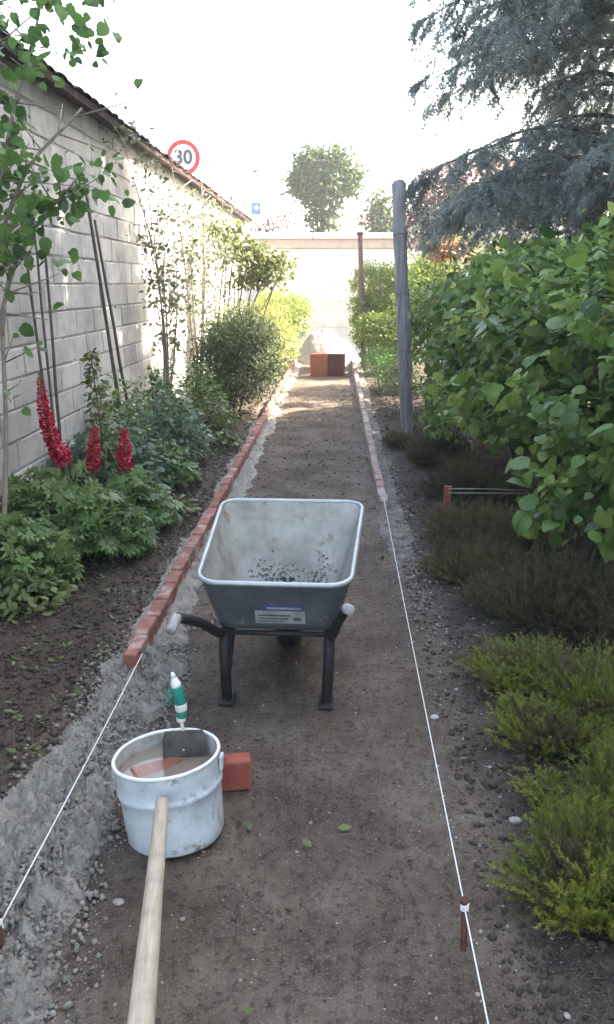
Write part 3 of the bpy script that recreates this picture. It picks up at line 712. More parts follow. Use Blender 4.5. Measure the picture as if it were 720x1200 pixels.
def _palm():
    v, f = [], []
    for k in range(8):
        a = -2.35+4.7*k/7; d = np.array([math.sin(a), math.cos(a), 0]); s = np.array([d[1], -d[0], 0]); o = len(v); l = .5*(1-.12*abs(a)/2.35)
        v += [d*.02, d*l*.6-s*.085+np.array([0,0,.06]), d*l*.6+s*.085+np.array([0,0,.06]), d*l+np.array([0,0,-.03])]; f += [(o, o+2, o+1), (o+1, o+2, o+3)]
    return np.array(v), np.array(f)
T_PALM = _palm()
def _lobed():
    v = [(0,0,0)]; ang = [-150,-120,-85,-62,-42,-22,0,22,42,62,85,120,150]; rad = [.3,.55,.42,.75,.5,.7,1,.7,.5,.75,.42,.55,.3]
    for a, r in zip(ang, rad): v.append((math.sin(R(a))*r*.6, .25+math.cos(R(a))*r*.72, -.05*r))
    v.append((0, .3, .03)); c = len(v)-1
    f = [(c, i+1, i) for i in range(1, 13)]+[(c, 1, 0), (c, 0, 13)]
    return np.array(v, float), np.array(f)
T_LOBE = _lobed()
def basis(d, n):
    d = nz(d); n = nz(n-d*np.sum(n*d, -1, keepdims=True)); x = np.cross(d, n); return np.stack([x, d, n], -1)
def leaf_geo(T, pos, d, n, size):
    B = basis(d, n)*np.asarray(size)[:, None, None]; v, f = T
    V = np.einsum('nij,kj->nki', B, v)+pos[:, None]
    F = f[None]+(np.arange(len(pos))*len(v))[:, None, None]
    return V.reshape(-1, 3), F.reshape(-1)
def leaves(name, T, pos, d, n, size, tint, mat, parent, kind='stuff'):
    V, F = leaf_geo(T, pos, d, n, size)
    o = link(name, np_mesh(name, V, F, np.full(len(F)//3, 3), mat, False, np.repeat(tint, len(T[0]))), parent)
    if kind: o['kind'] = kind
    return o
def blob_points(blobs, clumps, per, spread, up=.6, shell=(.72, 1.0), seed=None, jitter=.45, low=-.35):
    b = np.array([(*c, *r) for c, r in blobs], float); w = (b[:, 3]*b[:, 4]*b[:, 5])**(2/3); w /= w.sum()
    k = rng.choice(len(b), clumps, p=w); u = nz(rng.normal(0, 1, (clumps, 3))); u[:, 2] = np.where(u[:, 2] < low, -u[:, 2]*.6, u[:, 2]); u = nz(u)
    r = rng.uniform(*shell, (clumps, 1)); C = b[k, :3]+b[k, 3:]*u*r
    ct = rng.uniform(0, 1, clumps)
    idx = np.repeat(np.arange(clumps), per); pos = C[idx]+rng.normal(0, spread, (len(idx), 3))*np.array([1, 1, .75])
    out = u[idx]
    n = nz(out*.6+np.array([0, 0, up])+rng.normal(0, jitter, pos.shape))
    d = nz(rng.normal(0, .8, pos.shape)+out*.6+np.array([0, 0, -.35]))
    tint = np.clip(.5*ct[idx]+.5*rng.uniform(0, 1, len(idx)), 0, 1)
    return pos, d, n, tint
def stems(name, base, tips, r, mat, parent, seed=0, n=6, bend=.15, rt=.25):
    m = MB(); rr = random.Random(seed)
    for t in tips:
        b = Vector(base)+Vector((rr.gauss(0, r*1.5), rr.gauss(0, r*1.5), 0)); t = Vector(t); mid = b.lerp(t, .5)+Vector((rr.gauss(0, bend), rr.gauss(0, bend), bend*.5)); pts = spline([b, mid, t], 6)
        m.tube(pts, [r*(1-(1-rt)*i/(len(pts)-1)) for i in range(len(pts))], n, True)
    return m.obj(name, mat, parent, True, True)
# foliage colours
LM = {
 'hazel': leafmat('hazel_leaf', (.024, .065, .014), (.16, .26, .06), .38, .46, .42, (.33, .39, .1)),  # leaf colours brightened to stand in for sun that misses the bush
 'far_green': leafmat('tree_leaf', (.02, .05, .018), (.07, .13, .04), .3),
 'conifer': leafmat('blue_needle', (.09, .11, .1), (.235, .265, .245), .4, .6, .3, (.33, .37, .34)),
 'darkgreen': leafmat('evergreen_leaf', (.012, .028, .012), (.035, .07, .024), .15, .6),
 'plum': leafmat('plum_leaf', (.03, .01, .012), (.1, .035, .04), .25),
 'lime': leafmat('lime_leaf', (.07, .12, .02), (.22, .29, .05), .35),
 'yellow': leafmat('golden_leaf', (.1, .13, .03), (.28, .3, .08), .35),
 'lupin': leafmat('lupin_leaf', (.028, .07, .018), (.1, .195, .055), .33, .5, .35, (.2, .28, .11)),
 'bluegreen': leafmat('glaucous_leaf', (.035, .075, .04), (.115, .19, .115), .3),
 'olive': leafmat('olive_leaf', (.045, .07, .02), (.15, .18, .05), .3),
 'climber': leafmat('climber_leaf', (.06, .08, .045), (.17, .2, .12), .4),
 'fig': leafmat('vine_leaf', (.03, .085, .02), (.1, .21, .05), .4, .45),
 'heather': leafmat('heather_leaf', (.07, .09, .018), (.23, .255, .045), .35, .6, .3, (.4, .4, .085)),
 'heather_brown': leafmat('dry_heather', (.05, .045, .022), (.16, .135, .06), .25, .8, .2, (.22, .2, .06)),
 'dead': leafmat('withered_heather', (.034, .032, .018), (.115, .1, .055), .2, .9, .1),
 'broom': leafmat('broom_leaf', (.025, .045, .018), (.08, .11, .04), .25, .6),
 'orange': leafmat('orange_leaf', (.2, .11, .05), (.38, .22, .09), .3),
 'petal': leafmat('lupin_petal', (.34, .006, .03), (.56, .02, .06), .3, .6, .25, (.74, .2, .24)),
 'weed': leafmat('weed_leaf', (.04, .07, .02), (.13, .17, .06), .3),
}
def strands(S, C, E, per, length, a, b, T=T_NEED, stem=None):
    """needles along quadratic strands S->C->E"""
    n = len(S); idx = np.repeat(np.arange(n), per); t = rng.uniform(.05, 1, (len(idx), 1))
    s, c, e = S[idx], C[idx], E[idx]
    pos = (1-t)**2*s+2*t*(1-t)*c+t*t*e; tan = nz(2*(1-t)*(c-s)+2*t*(e-c))
    rad = rng.normal(0, 1, pos.shape); rad = nz(rad-tan*np.sum(rad*tan, -1, keepdims=True))
    d = nz(tan*a+rad*b); nn = np.cross(d, tan)+rng.normal(0, .2, pos.shape)
    return pos, d, nn, length*rng.uniform(.7, 1.25, len(pos)), idx
def strand_stems(S, C, E, r, k=4):
    V, F = [], []; n = len(S); ts = np.linspace(0, 1, k)
    ang = np.array([0, 2.09, 4.19]); off = np.stack([np.cos(ang), np.sin(ang), 0*ang], -1)
    P = np.stack([(1-t)**2*S+2*t*(1-t)*C+t*t*E for t in ts], 1)          # n,k,3
    rr = r*np.linspace(1, .35, k)
    V = P[:, :, None, :]+off[None, None]*rr[None, :, None, None]          # n,k,3,3
    base = np.arange(n)[:, None]*(k*3); f = []
    for i in range(k-1):
        for j in range(3): f.append([i*3+j, i*3+(j+1) % 3, (i+1)*3+(j+1) % 3, (i+1)*3+j])
    F = (base[:, None, :]+np.array(f)[None]).reshape(-1)
    return V.reshape(-1, 3), F
# camera-space test used only to choose which leaves are built one by one
CR = Vector((math.cos(YAW), math.sin(YAW), 0)); CF = Vector((-math.sin(YAW)*math.cos(PITCH), math.cos(YAW)*math.cos(PITCH), -math.sin(PITCH))); CU = CR.cross(CF)
def pick_front(pos, n, cell):
    q = pos-np.array(CAM); z = q @ np.array(CF); u = 360+1000*(q @ np.array(CR))/z; v = 600-1000*(q @ np.array(CU))/z
    ok = (u > -10) & (u < 730) & (v > -10) & (v < 1210); used = set(); out = []
    for i in np.argsort(z):
        if not ok[i]: continue
        k = (int(u[i]//cell), int(v[i]//cell))
        if k in used: continue
        used.add(k); out.append(i)
        if len(out) >= n: break
    return np.array(out, int)
def single_leaves(T, pos, d, n, size, tint, mat, parent, sel, name='leaf'):
    ms = []
    for k in range(6):
        me = np_mesh(name, T[0]*np.array([1, 1, rng.uniform(.6, 1.6)]), T[1].ravel(), np.full(len(T[1]), 3), mat, True, np.full(len(T[0]), (k+.5)/6)); ms.append(me)
    B = basis(d[sel], n[sel]); inv = Matrix.Translation(-parent.location)
    for j, i in enumerate(sel):
        o = bpy.data.objects.new(name, ms[min(5, int(tint[i]*6))]); col.objects.link(o); o.parent = parent; o.matrix_parent_inverse = inv
        Mx = Matrix([list(B[j][r]*size[i])+[pos[i][r]] for r in range(3)]+[[0, 0, 0, 1]]); o.matrix_basis = Mx

# ------------------------------------------------------------------ large-leaved bush on the right
hb = empty('hazel_bush', (2.0, 5.6, 0), 'large bush of broad green leaves filling the right side beyond the heather', 'bush')
blobs = [((1.75, 4.6, 1.1), (.72, .8, .7)), ((1.62, 5.6, 1.15), (.72, .8, .62)), ((1.62, 6.7, 1.12), (.72, .9, .72)), ((1.62, 8.0, 1.12), (.76, .9, .72)),
         ((2.5, 5.2, 1.3), (.9, 1.1, .72)), ((2.6, 7.0, 1.4), (1.0, 1.2, .78)), ((1.62, 4.0, .82), (.5, .45, .5)), ((2.3, 4.2, 1.25), (.7, .7, .7)), ((1.15, 8.6, .75), (.35, .5, .5)), ((2.5, 8.6, 1.35), (1.1, .8, .75)), ((1.5, 5.2, .62), (.45, .9, .42)), ((1.45, 7.0, .6), (.45, 1.0, .42)), ((2.1, 4.6, .7), (.6, .8, .5)), ((1.85, 3.75, 1.05), (.45, .4, .55)), ((1.42, 4.25, .55), (.36, .4, .36)), ((1.15, 7.9, .6), (.3, .8, .45)), ((1.45, 8.5, 1.3), (.5, .6, .52)), ((1.85, 7.5, 1.45), (.6, .7, .5))]
pos, d, n, tint = blob_points(blobs, 1000, 20, .068, up=.9, low=-.75, jitter=.55, shell=(.6, 1.08))
size = np.clip(rng.lognormal(math.log(.066), .36, len(pos)), .028, .14)
keep = (pos[:, 2] > .22) & (pos[:, 0] > .80+.02*rng.normal(0, 1, len(pos)))
pos, d, n, tint, size = pos[keep], d[keep], n[keep], tint[keep], size[keep]
sel = pick_front(pos, 300, 15); m_ = np.ones(len(pos), bool); m_[sel] = False
single_leaves(T_HAZEL, pos, d, n, size, tint, LM['hazel'], hb, sel)
leaves('foliage', T_HAZEL, pos[m_], d[m_], n[m_], size[m_], tint[m_], LM['hazel'], hb)
tips = [(x+random.gauss(0, .3), y+random.gauss(0, .35), z+random.uniform(-.1, .35)) for (x, y, z), r in blobs for _ in range(4)]
for k, (bx, by) in enumerate(((1.6, 4.7), (1.75, 6.1), (1.7, 7.8), (2.5, 6.2))):
    stems('stem', (bx, by, -.05), [t for t in tips if abs(t[1]-by) < 1.3][:9], .018, M['bark'], hb, k)

# ------------------------------------------------------------------ blue conifer behind the bush
cf = empty('conifer_tree', (3.2, 10.2, 0), 'tall blue-grey conifer with drooping branches at the upper right', 'tree')
TR = [(3.2, 10.2, -.1), (3.19, 10.2, 3), (3.22, 10.25, 7), (3.2, 10.2, 12.5)]
MB().tube(spline(TR, 8), [.17-.155*i/24 for i in range(25)], 12).obj('trunk', M['bark'], cf, True, True)
S, C, E_, Sf, Cf, Ef = [], [], [], [], [], []
br = MB()
z = 2.5; lev = 0
while z < 12.2:
    nb_ = 8; L0 = 2.5*(1-max(0, z-3.5)/9.6)**.75
    if 3.2 < z < 3.75: L0 *= .5; nb_ = 5
    off = random.uniform(0, 6.28)
    for k in range(nb_):
        an = off+2*math.pi*k/nb_+random.uniform(-.2, .2); Lb = L0*random.uniform(.8, 1.12); dx, dy = math.cos(an), math.sin(an)
        if dx > .2 and dy < .3: Lb *= .85
        o0 = Vector((3.2, 10.2, z)); o1 = o0+Vector((dx*Lb*.5, dy*Lb*.5, .16*Lb)); o2 = o0+Vector((dx*Lb, dy*Lb, -.10*Lb+random.uniform(-.1, .1)))
        pts = [o0*(1-t)**2+o1*2*t*(1-t)+o2*t*t for t in np.linspace(0, 1, 9)]
        br.tube(pts, [.036*(1-.85*t) for t in np.linspace(0, 1, 9)], 5, False)
        near = z < 5.6
        ns = int((44 if near else 24)*Lb/2)
        for j in range(ns):
            t = random.uniform(.12, 1)**.8; p = o0*(1-t)**2+o1*2*t*(1-t)+o2*t*t; side = random.choice((-1, 1)); fw = random.uniform(.1, .8)
            l = random.uniform(.28, .62)*(1.15-.45*t)*(1 if near else 1.25)
            dv = Vector((-dy*side, dx*side, 0))*random.uniform(.3, 1)+Vector((dx, dy, 0))*fw; dv.normalize()
            e = p+dv*l+Vector((0, 0, -random.uniform(.5, 1.6)*l)); c = p+dv*l*.55+Vector((0, 0, .05*l))
            (S if near else Sf).append(p); (C if near else Cf).append(c); (E_ if near else Ef).append(e)
            if near:   # side twigs
                for q in range(3):
                    tt = random.uniform(.3, .9); pp = p*(1-tt)**2+c*2*tt*(1-tt)+e*tt*tt; dd = dv.cross(Vector((0, 0, 1)))*random.choice((-1, 1))*.6+dv*.6+Vector((0, 0, random.uniform(-1.1, -.1))); dd.normalize(); l2 = l*random.uniform(.3, .6)
                    S.append(pp); C.append(pp+dd*l2*.5+Vector((0, 0, .01))); E_.append(pp+dd*l2+Vector((0, 0, -.3*l2)))
    z += (.27 if z < 3.2 else .36 if z < 6 else .42); lev += 1
br.obj('branches', M['bark'], cf, True, True)['kind'] = 'stuff'
S, C, E_ = [np.array([tuple(p) for p in q]) for q in (S, C, E_)]; Sf, Cf, Ef = [np.array([tuple(p) for p in q]) for q in (Sf, Cf, Ef)]
ct = rng.uniform(0, 1, len(S))
pos, d, n, sz, idx = strands(S, C, E_, 58, .045, .6, 1.0); tint = .55*ct[idx]+.45*rng.uniform(0, 1, len(idx))
T_N2 = (T_NEED[0]*np.array([1.6, 1, 1]), T_NEED[1])
leaves('needles', T_N2, pos, d, n, sz, tint, LM['conifer'], cf)
V, F = strand_stems(S, C, E_, .004); o = link('twigs', np_mesh('twigs', V, F, np.full(len(F)//4, 4), M['bark']), cf); o['kind'] = 'stuff'
pos, d, n, sz, idx = strands(Sf, Cf, Ef, 26, .13, .6, 1.0); leaves('upper_needles', (T_NEED[0]*np.array([2.2, 1, 1]), T_NEED[1]), pos, d, n, sz, rng.uniform(0, 1, len(pos)), LM['conifer'], cf)

# ------------------------------------------------------------------ generic bushes and trees
def bush(name, base, blobs, label, mat, clumps, per, spread, size, T=T_OVAL, up=.6, cat='bush', group=None, stem=.012, nst=7, low=-.35, smat='bark', shell=(.7, 1.0), jitter=.45):
    root = empty(name, base, label, cat, group)
    pos, d, n, tint = blob_points(blobs, clumps, per, spread, up, shell=shell, low=low, jitter=jitter)
    k = pos[:, 2] > .02; pos, d, n, tint = pos[k], d[k], n[k], tint[k]
    sz = np.clip(rng.normal(size, size*.25, len(pos)), size*.4, size*1.7)
    leaves('foliage', T, pos, d, n, sz, tint, LM[mat], root)
    if nst:
        tips = [(c[0]+random.gauss(0, r[0]*.4), c[1]+random.gauss(0, r[1]*.4), c[2]+random.uniform(-.2, .6)*r[2]) for c, r in blobs for _ in range(max(2, nst//len(blobs)))]
        stems('stem', (base[0], base[1], -.04), tips, stem, M[smat], root, int(abs(base[0])*100+base[1]*10), bend=.06)
    return root
# right, beyond the big bush
bush('evergreen_shrub', (4.3, 11.9, 0), [((3.4, 11.6, 1.4), (1.0, .9, 1.5)), ((4.7, 11.6, 1.8), (1.3, 1.1, 1.9)), ((5.6, 10.2, 2.2), (1.1, 1.2, 2.3)), ((4.4, 9.3, 1.5), (.8, .8, 1.6)), ((2.4, 12.2, 1.1), (.9, .7, 1.2))], 'dark evergreen shrub in deep shade under the conifer', 'darkgreen', 900, 12, .13, .1, T_OVAL, stem=.04)  # right-hand blobs lie out of view, added and enlarged to block sun gaps
bush('lime_shrub', (2.1, 13.6, 0), [((1.9, 13.8, 1.35), (.8, .7, 1.1)), ((2.9, 13.9, 1.25), (.8, .7, 1.1)), ((1.45, 14.2, 1.1), (.5, .5, .95))], 'yellow-green shrub between the wooden post and the conifer', 'lime', 620, 12, .1, .075, T_OVAL)
bush('orange_shrub', (1.68, 13.0, 0), [((1.50, 12.7, 2.08), (.2, .2, .09)), ((1.76, 12.75, 2.1), (.2, .2, .09)), ((1.62, 12.8, 1.98), (.3, .2, .1))], 'small orange-leaved shrub showing above the big bush', 'orange', 150, 10, .045, .05, T_OVAL, nst=9, stem=.014)
bush('clipped_shrub', (1.75, 16.2, 0), [((1.7, 16.2, 1.5), (.5, .5, .72)), ((1.95, 16.3, 1.1), (.6, .5, .8))], 'dark green clipped shrub just right of the wooden post', 'far_green', 330, 11, .08, .06, T_OVAL)
bush('privet_shrub', (1.12, 10.6, 0), [((1.1, 10.6, .95), (.36, .6, .66)), ((1.3, 11.4, 1.0), (.45, .6, .7))], 'dense green shrub hugging the right of the wooden post', 'hazel', 330, 12, .07, .06, T_OVAL)
bush('round_shrub', (.72, 17.3, 0), [((.78, 17.4, 1.5), (.58, .45, .52)), ((1.1, 17.3, 1.3), (.6, .45, .6)), ((.75, 17.4, 1.0), (.5, .4, .4))], 'rounded golden-green shrub behind the thin rusty post', 'lime', 700, 14, .055, .06, T_OVAL, low=-.8)
bush('round_shrub', (.8, 15.7, 0), [((.72, 15.7, .75), (.42, .4, .34)), ((1.05, 15.9, .7), (.4, .4, .4))], 'low rounded golden shrub in front of the rusty post', 'lime', 480, 14, .05, .055, T_OVAL, low=-.8)
bush('fern_clump', (.68, 13.2, 0), [((.66, 13.2, .38), (.28, .6, .36)), ((.85, 12.4, .35), (.3, .6, .36))], 'bright green leafy clump right of the clay blocks', 'fig', 260, 11, .05, .06, T_LANCE)
bush('border_plant', (.86, 10.9, 0), [((.8, 11.2, .3), (.22, .7, .28))], 'low green plants at the foot of the privet by the right brick row', 'weed', 150, 10, .05, .05, T_LANCE, nst=4)
# left, far part of the bed
bush('broom_bush', (-1.27, 10.6, 0), [((-1.25, 10.5, .62), (.42, .5, .62)), ((-1.12, 10.9, .75), (.42, .5, .55)), ((-1.45, 10.4, .5), (.3, .4, .5))], 'dark rounded fine-leaved bush beside the left brick row', 'broom', 760, 26, .085, .06, T_LANCE, up=.9, low=-.7, stem=.016)
bush('golden_bush', (-1.1, 12.6, 0), [((-1.1, 12.6, .72), (.36, .55, .66)), ((-1.0, 13.3, .8), (.36, .5, .6)), ((-1.35, 12.4, .9), (.4, .5, .5))], 'sunlit golden bush behind the dark rounded bush', 'yellow', 520, 18, .06, .05, T_LANCE, up=.9)
bush('golden_bush', (-1.05, 15.4, 0), [((-1.05, 15.4, .5), (.35, .9, .5)), ((-1.2, 16.8, .8), (.45, .8, .62)), ((-.95, 17.6, .85), (.42, .5, .6))], 'sunlit yellow-green border bush nearest the sand heap', 'lime', 640, 14, .06, .055, T_OVAL, up=.9)
bush('border_plant', (-1.25, 18.8, 0), [((-1.3, 18.6, .8), (.5, .7, .7))], 'pale green plant against the far white wall left of the heap', 'lime', 260, 12, .07, .06, T_OVAL)
bush('fruit_tree', (-1.62, 12.2, 0), [((-1.35, 12.9, 1.95), (.42, .5, .36)), ((-.95, 13.0, 1.82), (.34, .4, .26)), ((-1.62, 12.9, 2.2), (.35, .45, .3)), ((-1.25, 13.1, 1.62), (.45, .4, .22))], 'small leafy tree arching over the bed before the left wall end', 'olive', 260, 9, .075, .075, T_OVAL, cat='tree', stem=.028, nst=12, shell=(.3, 1.0))
# climbers on the left wall: bare stems and small leaves
def climber(base, label, tips, spr, ncl, r, seed, tm='paletwig'):
    root = empty('wall_shrub', base, label, 'shrub', 'shrubs trained on the block wall'); rr = random.Random(seed)
    m = MB(); P = []
    for t in tips:
        b = Vector(base)+Vector((rr.gauss(0, .03), rr.gauss(0, .06), 0)); t = Vector(t); mid = b.lerp(t, .55)+Vector((rr.uniform(0, .12), rr.gauss(0, .16), .05)); pts = spline([b, mid, t], 8); k = len(pts)
        m.tube(pts, [r*(1-.75*i/(k-1)) for i in range(k)], 6)
        for i in range(4, k, 2):
            for _ in range(2):
                e = pts[i]+Vector((rr.uniform(-.02, .16), rr.gauss(0, .22), rr.uniform(-.05, .25))); m.tube([pts[i], pts[i].lerp(e, .5)+Vector((0, 0, .02)), e], [r*.35, r*.28, r*.15], 5); P += [e, pts[i].lerp(e, .6)]
    m.obj('branches', M[tm], root, True, True)
    P = np.array([tuple(p) for p in P]); P = P[rng.choice(len(P), ncl//6)]
    idx = np.repeat(np.arange(len(P)), 46); pos = P[idx]+rng.normal(0, spr, (len(idx), 3)); pos[:, 0] = np.maximum(pos[:, 0], -2.04)
    pos = pos[(pos[:, 2] < 3.0) | (pos[:, 1] < 9.6)]; pos = pos[(pos[:, 2] < 2.72) | (pos[:, 1] < 10.2)]
    leaves('foliage', T_OVAL, pos, rng.normal(0, 1, pos.shape)+np.array([.3, -.2, -.2]), rng.normal(0, .6, pos.shape)+np.array([.5, -.3, .7]), np.clip(rng.normal(.055, .014, len(pos)), .025, .09), np.clip(rng.normal(.5, .25, len(pos)), 0, 1), LM['climber'], root)
    return root
climber((-1.85, 9.4, 0), 'leafy climber on the wall left of the bare-stemmed one, reaching the coping', [(-1.95, 8.3, 2.85), (-1.9, 8.6, 2.35), (-1.92, 9.0, 2.7), (-1.88, 9.3, 2.2), (-1.85, 9.8, 2.6), (-1.9, 8.9, 1.8)], .1, 130, .013, 5)
climber((-1.75, 11.0, 0), 'bare-stemmed wall shrub with small grey-green leaves beside the dark bush', [(-1.9, 10.4, 2.9), (-1.8, 10.8, 2.5), (-1.7, 11.3, 2.8), (-1.75, 11.8, 2.6), (-1.6, 11.6, 1.9), (-1.85, 12.3, 2.75)], .11, 210, .02, 9)
# left foreground vine hanging in from the upper left
vn = empty('vine_shrub', (-1.95, 4.3, 0), 'tall leafy shrub with pale branches at the left edge, close to the camera', 'shrub')
m = MB(); P = []
vt = [((-1.9, 4.25, 0), (-1.8, 4.4, 1.3), (-1.66, 4.5, 2.2), (-1.45, 4.55, 2.85)), ((-1.95, 4.3, 0), (-1.85, 4.45, 1.4), (-1.72, 4.5, 2.1), (-1.60, 4.5, 3.1)), ((-1.95, 4.2, 0), (-1.8, 4.45, 1.15), (-1.62, 4.5, 1.75), (-1.33, 4.6, 2.12)),
      ((-1.9, 4.35, 0), (-1.78, 4.5, 1.5), (-1.6, 4.55, 2.1), (-1.28, 4.6, 2.45)), ((-2.0, 4.3, 0), (-1.9, 4.45, 1.6), (-1.76, 4.5, 2.6), (-1.5, 4.6, 3.35)), ((-1.8, 4.3, 0), (-1.74, 4.4, .8), (-1.72, 4.45, 1.4), (-1.66, 4.5, 1.75))]
for t in vt:
    pts = spline(t, 8); k = len(pts); m.tube(pts, [.016*(1-.6*i/(k-1)) for i in range(k)], 7)
    for i in range(11, k, 2):
        for _ in range(2):
            e = pts[i]+Vector((random.gauss(.06, .13), random.gauss(0, .13), random.uniform(-.06, .2))); m.tube([pts[i], e], [.005, .0025], 5); P.append(e)
for q in ((-1.25, 4.6, 2.72), (-1.3, 4.6, 2.78), (-1.2, 4.6, 2.92), (-1.4, 4.6, 2.08), (-1.35, 4.55, 2.02), (-1.3, 4.6, 2.15)): P += [Vector(q)]*2
m.obj('branches', M['paletwig'], vn, True, True)
P = np.array([tuple(p) for p in P]); idx = np.repeat(np.arange(len(P)), 9); pos = P[idx]+rng.normal(0, .06, (len(idx), 3))
k = ~((pos[:, 2] > 2.25) & (pos[:, 2] < 2.55) & (pos[:, 0] > -1.55)); pos = pos[k]; pos = pos[(pos[:, 2] > 1.66) | (rng.uniform(0, 1, len(pos)) < .12)]
d = rng.normal(0, .7, pos.shape)+np.array([.3, -.2, -.5]); n = rng.normal(0, .5, pos.shape)+np.array([.2, -.5, .7]); size = np.clip(rng.normal(.05, .015, len(pos)), .022, .085); tint = np.clip(rng.normal(.5, .25, len(pos)), 0, 1)
sel = pick_front(pos, 200, 9); mk = np.ones(len(pos), bool); mk[sel] = False
single_leaves(T_HAZEL, pos, d, n, size, tint, LM['fig'], vn, sel); leaves('foliage', T_HAZEL, pos[mk], d[mk], n[mk], size[mk], tint[mk], LM['fig'], vn)

# ------------------------------------------------------------------ lupins and leafy plants in the left bed
M['lupin_flower'] = surf('red_petal', [(.3, (.36, .006, .018)), (.55, (.55, .012, .03)), (.8, (.66, .06, .09))], 60, .6, 0)
def lupin(ctrl, r, label, base, nlv=26):
    root = empty('lupin', (base[0], base[1], 0), label, 'flower', 'red lupin spikes')
    pts = spline([Vector(p) for p in ctrl], 12); k = len(pts)
    MB().tube(spline([(*base, 0), Vector((*base, 0)).lerp(pts[0], .6)+Vector((.02, 0, 0)), pts[0]], 6)+pts[1:], .006, 6).obj('stem', M['greenstem'], root, True, True)
    P, S_, D_ = [], [], []; L_ = sum((pts[i+1]-pts[i]).length for i in range(k-1)); nw = int(L_/.0155)
    for i in range(nw):
        t = i/(nw-1); f = t*(k-1); a = int(min(f, k-2)); p = pts[a].lerp(pts[a+1], f-a); rr = r*(1-.62*t**2.2)*(.75+.25*min(1, t*8))
        for q in range(22):
            an = q*.2856+i*.35+random.uniform(-.2, .2); c_ = Vector((math.cos(an), math.sin(an), 0)); P.append(p+c_*rr*random.uniform(.3, .62)+Vector((0, 0, random.uniform(-.007, .007)))); S_.append(max(.009, rr*.6*random.uniform(.7, 1.25))); D_.append(c_+Vector((random.gauss(0, .3), random.gauss(0, .3), random.uniform(-.3, .9))))
    P = np.array([tuple(p) for p in P]); D_ = np.array([tuple(p) for p in D_])
    leaves('florets', T_PETAL, P, D_, rng.normal(0, .6, P.shape)+np.array([0, -.2, .8]), np.array(S_), rng.uniform(0, 1, len(P)), LM['petal'], root)
    tp = pts[-1]; P = [tp+Vector((random.gauss(0, .004), random.gauss(0, .004), .004+i*.006)) for i in range(6)]
    lumps('buds', np.array([tuple(p) for p in P]), np.full(6, .006), M['greenstem'], root, .2, 1)
    bb = np.array([base[0], base[1], .1]); pos = bb+rng.normal(0, 1, (nlv, 3))*np.array([.1, .1, .08])+np.array([0, 0, .12]); d = nz(pos-bb+rng.normal(0, .05, pos.shape))
    leaves('foliage', T_PALM, pos, d, np.array([0, -.2, 1])+rng.normal(0, .35, pos.shape), rng.uniform(.12, .2, nlv), rng.uniform(.2, 1, nlv), LM['lupin'], root)
lupin([(-1.735, 5.3, .49), (-1.77, 5.3, .56), (-1.815, 5.3, .7), (-1.84, 5.3, .86), (-1.845, 5.3, 1.03)], .058, 'tallest red lupin spike, curved, leftmost before the block wall', (-1.68, 5.25))
lupin([(-1.578, 5.4, .42), (-1.572, 5.4, .52), (-1.562, 5.4, .62), (-1.552, 5.4, .71)], .046, 'short red lupin spike, middle one of the three', (-1.58, 5.35))
lupin([(-1.392, 5.5, .41), (-1.392, 5.5, .50), (-1.388, 5.5, .60), (-1.385, 5.5, .68)], .052, 'short red lupin spike, rightmost of the three', (-1.4, 5.42))
lp = empty('lupin', (-1.62, 5.1, 0), 'small red lupin tip bent beside the foot of the tallest spike', 'flower', 'red lupin spikes')
MB().tube([(-1.62, 5.1, 0), (-1.63, 5.15, .3), (-1.70, 5.2, .52)], .005, 6).obj('stem', M['greenstem'], lp)
pp = np.array([(-1.69, 5.2, .56)])+rng.normal(0, 1, (90, 3))*np.array([.014, .014, .028]); leaves('florets', T_PETAL, pp, pp-np.array([-1.69, 5.2, .54]), rng.normal(0, .6, pp.shape)+np.array([0, -.2, .8]), np.full(90, .024), rng.uniform(0, 1, 90), LM['petal'], lp)
def leafy(base, rad, h, nl, size, label, mat='lupin', T=T_PALM, seed=0):
    root = empty('leafy_plant', (base[0], base[1], 0), label, 'plant', 'leafy plants in the left bed')
    a = rng.uniform(0, 2*math.pi, nl); rr = rad*rng.uniform(0, 1, nl)**.6; zz = h*(1-.55*(rr/rad)**2)*rng.uniform(.35, 1, nl)
    pos = np.stack([base[0]+rr*np.cos(a), base[1]+rr*np.sin(a), zz+.02], -1); out = np.stack([np.cos(a), np.sin(a), 0*a], -1)
    d = nz(out*.8+rng.normal(0, .5, pos.shape)+np.array([0, 0, -.1])); n = nz(np.array([0, -.1, 1])+out*.35+rng.normal(0, .35, pos.shape))
    sz = size*rng.uniform(.6, 1.25, nl); tint = np.clip(.15+.85*rng.uniform(0, 1, nl), 0, 1)
    if size >= .12:
        sel = pick_front(pos, 40, 12); mk = np.ones(nl, bool); mk[sel] = False
        single_leaves(T, pos, d, n, sz, tint, LM[mat], root, sel); leaves('foliage', T, pos[mk], d[mk], n[mk], sz[mk], tint[mk], LM[mat], root)
    else: leaves('foliage', T, pos, d, n, sz, tint, LM[mat], root)
    m = MB(); b = Vector((base[0], base[1], 0))
    for i in range(0, nl, max(1, nl//40)):
        e = Vector(pos[i]); s = b+Vector((random.gauss(0, rad*.3), random.gauss(0, rad*.3), 0)); m.tube([s, s.lerp(e, .6)+Vector((0, 0, .04)), e], [.004, .003, .002], 5)
    m.obj('stem', M['greenstem'], root)
leafy((-1.72, 4.25), .36, .42, 420, .13, 'dense leafy green plant at the lower left edge of the bed')
leafy((-1.42, 4.75), .34, .44, 420, .14, 'leafy green plant in front of the middle lupin, nearest the path')
leafy((-1.78, 5.0), .34, .5, 380, .14, 'leafy green plant at the foot of the tallest lupin')
leafy((-1.30, 5.35), .26, .4, 260, .13, 'leafy green plant below the rightmost lupin')
leafy((-1.6, 3.98), .27, .2, 420, .06, 'low yellow-green leaves spreading on the soil at the left edge', 'weed', T_OVAL)
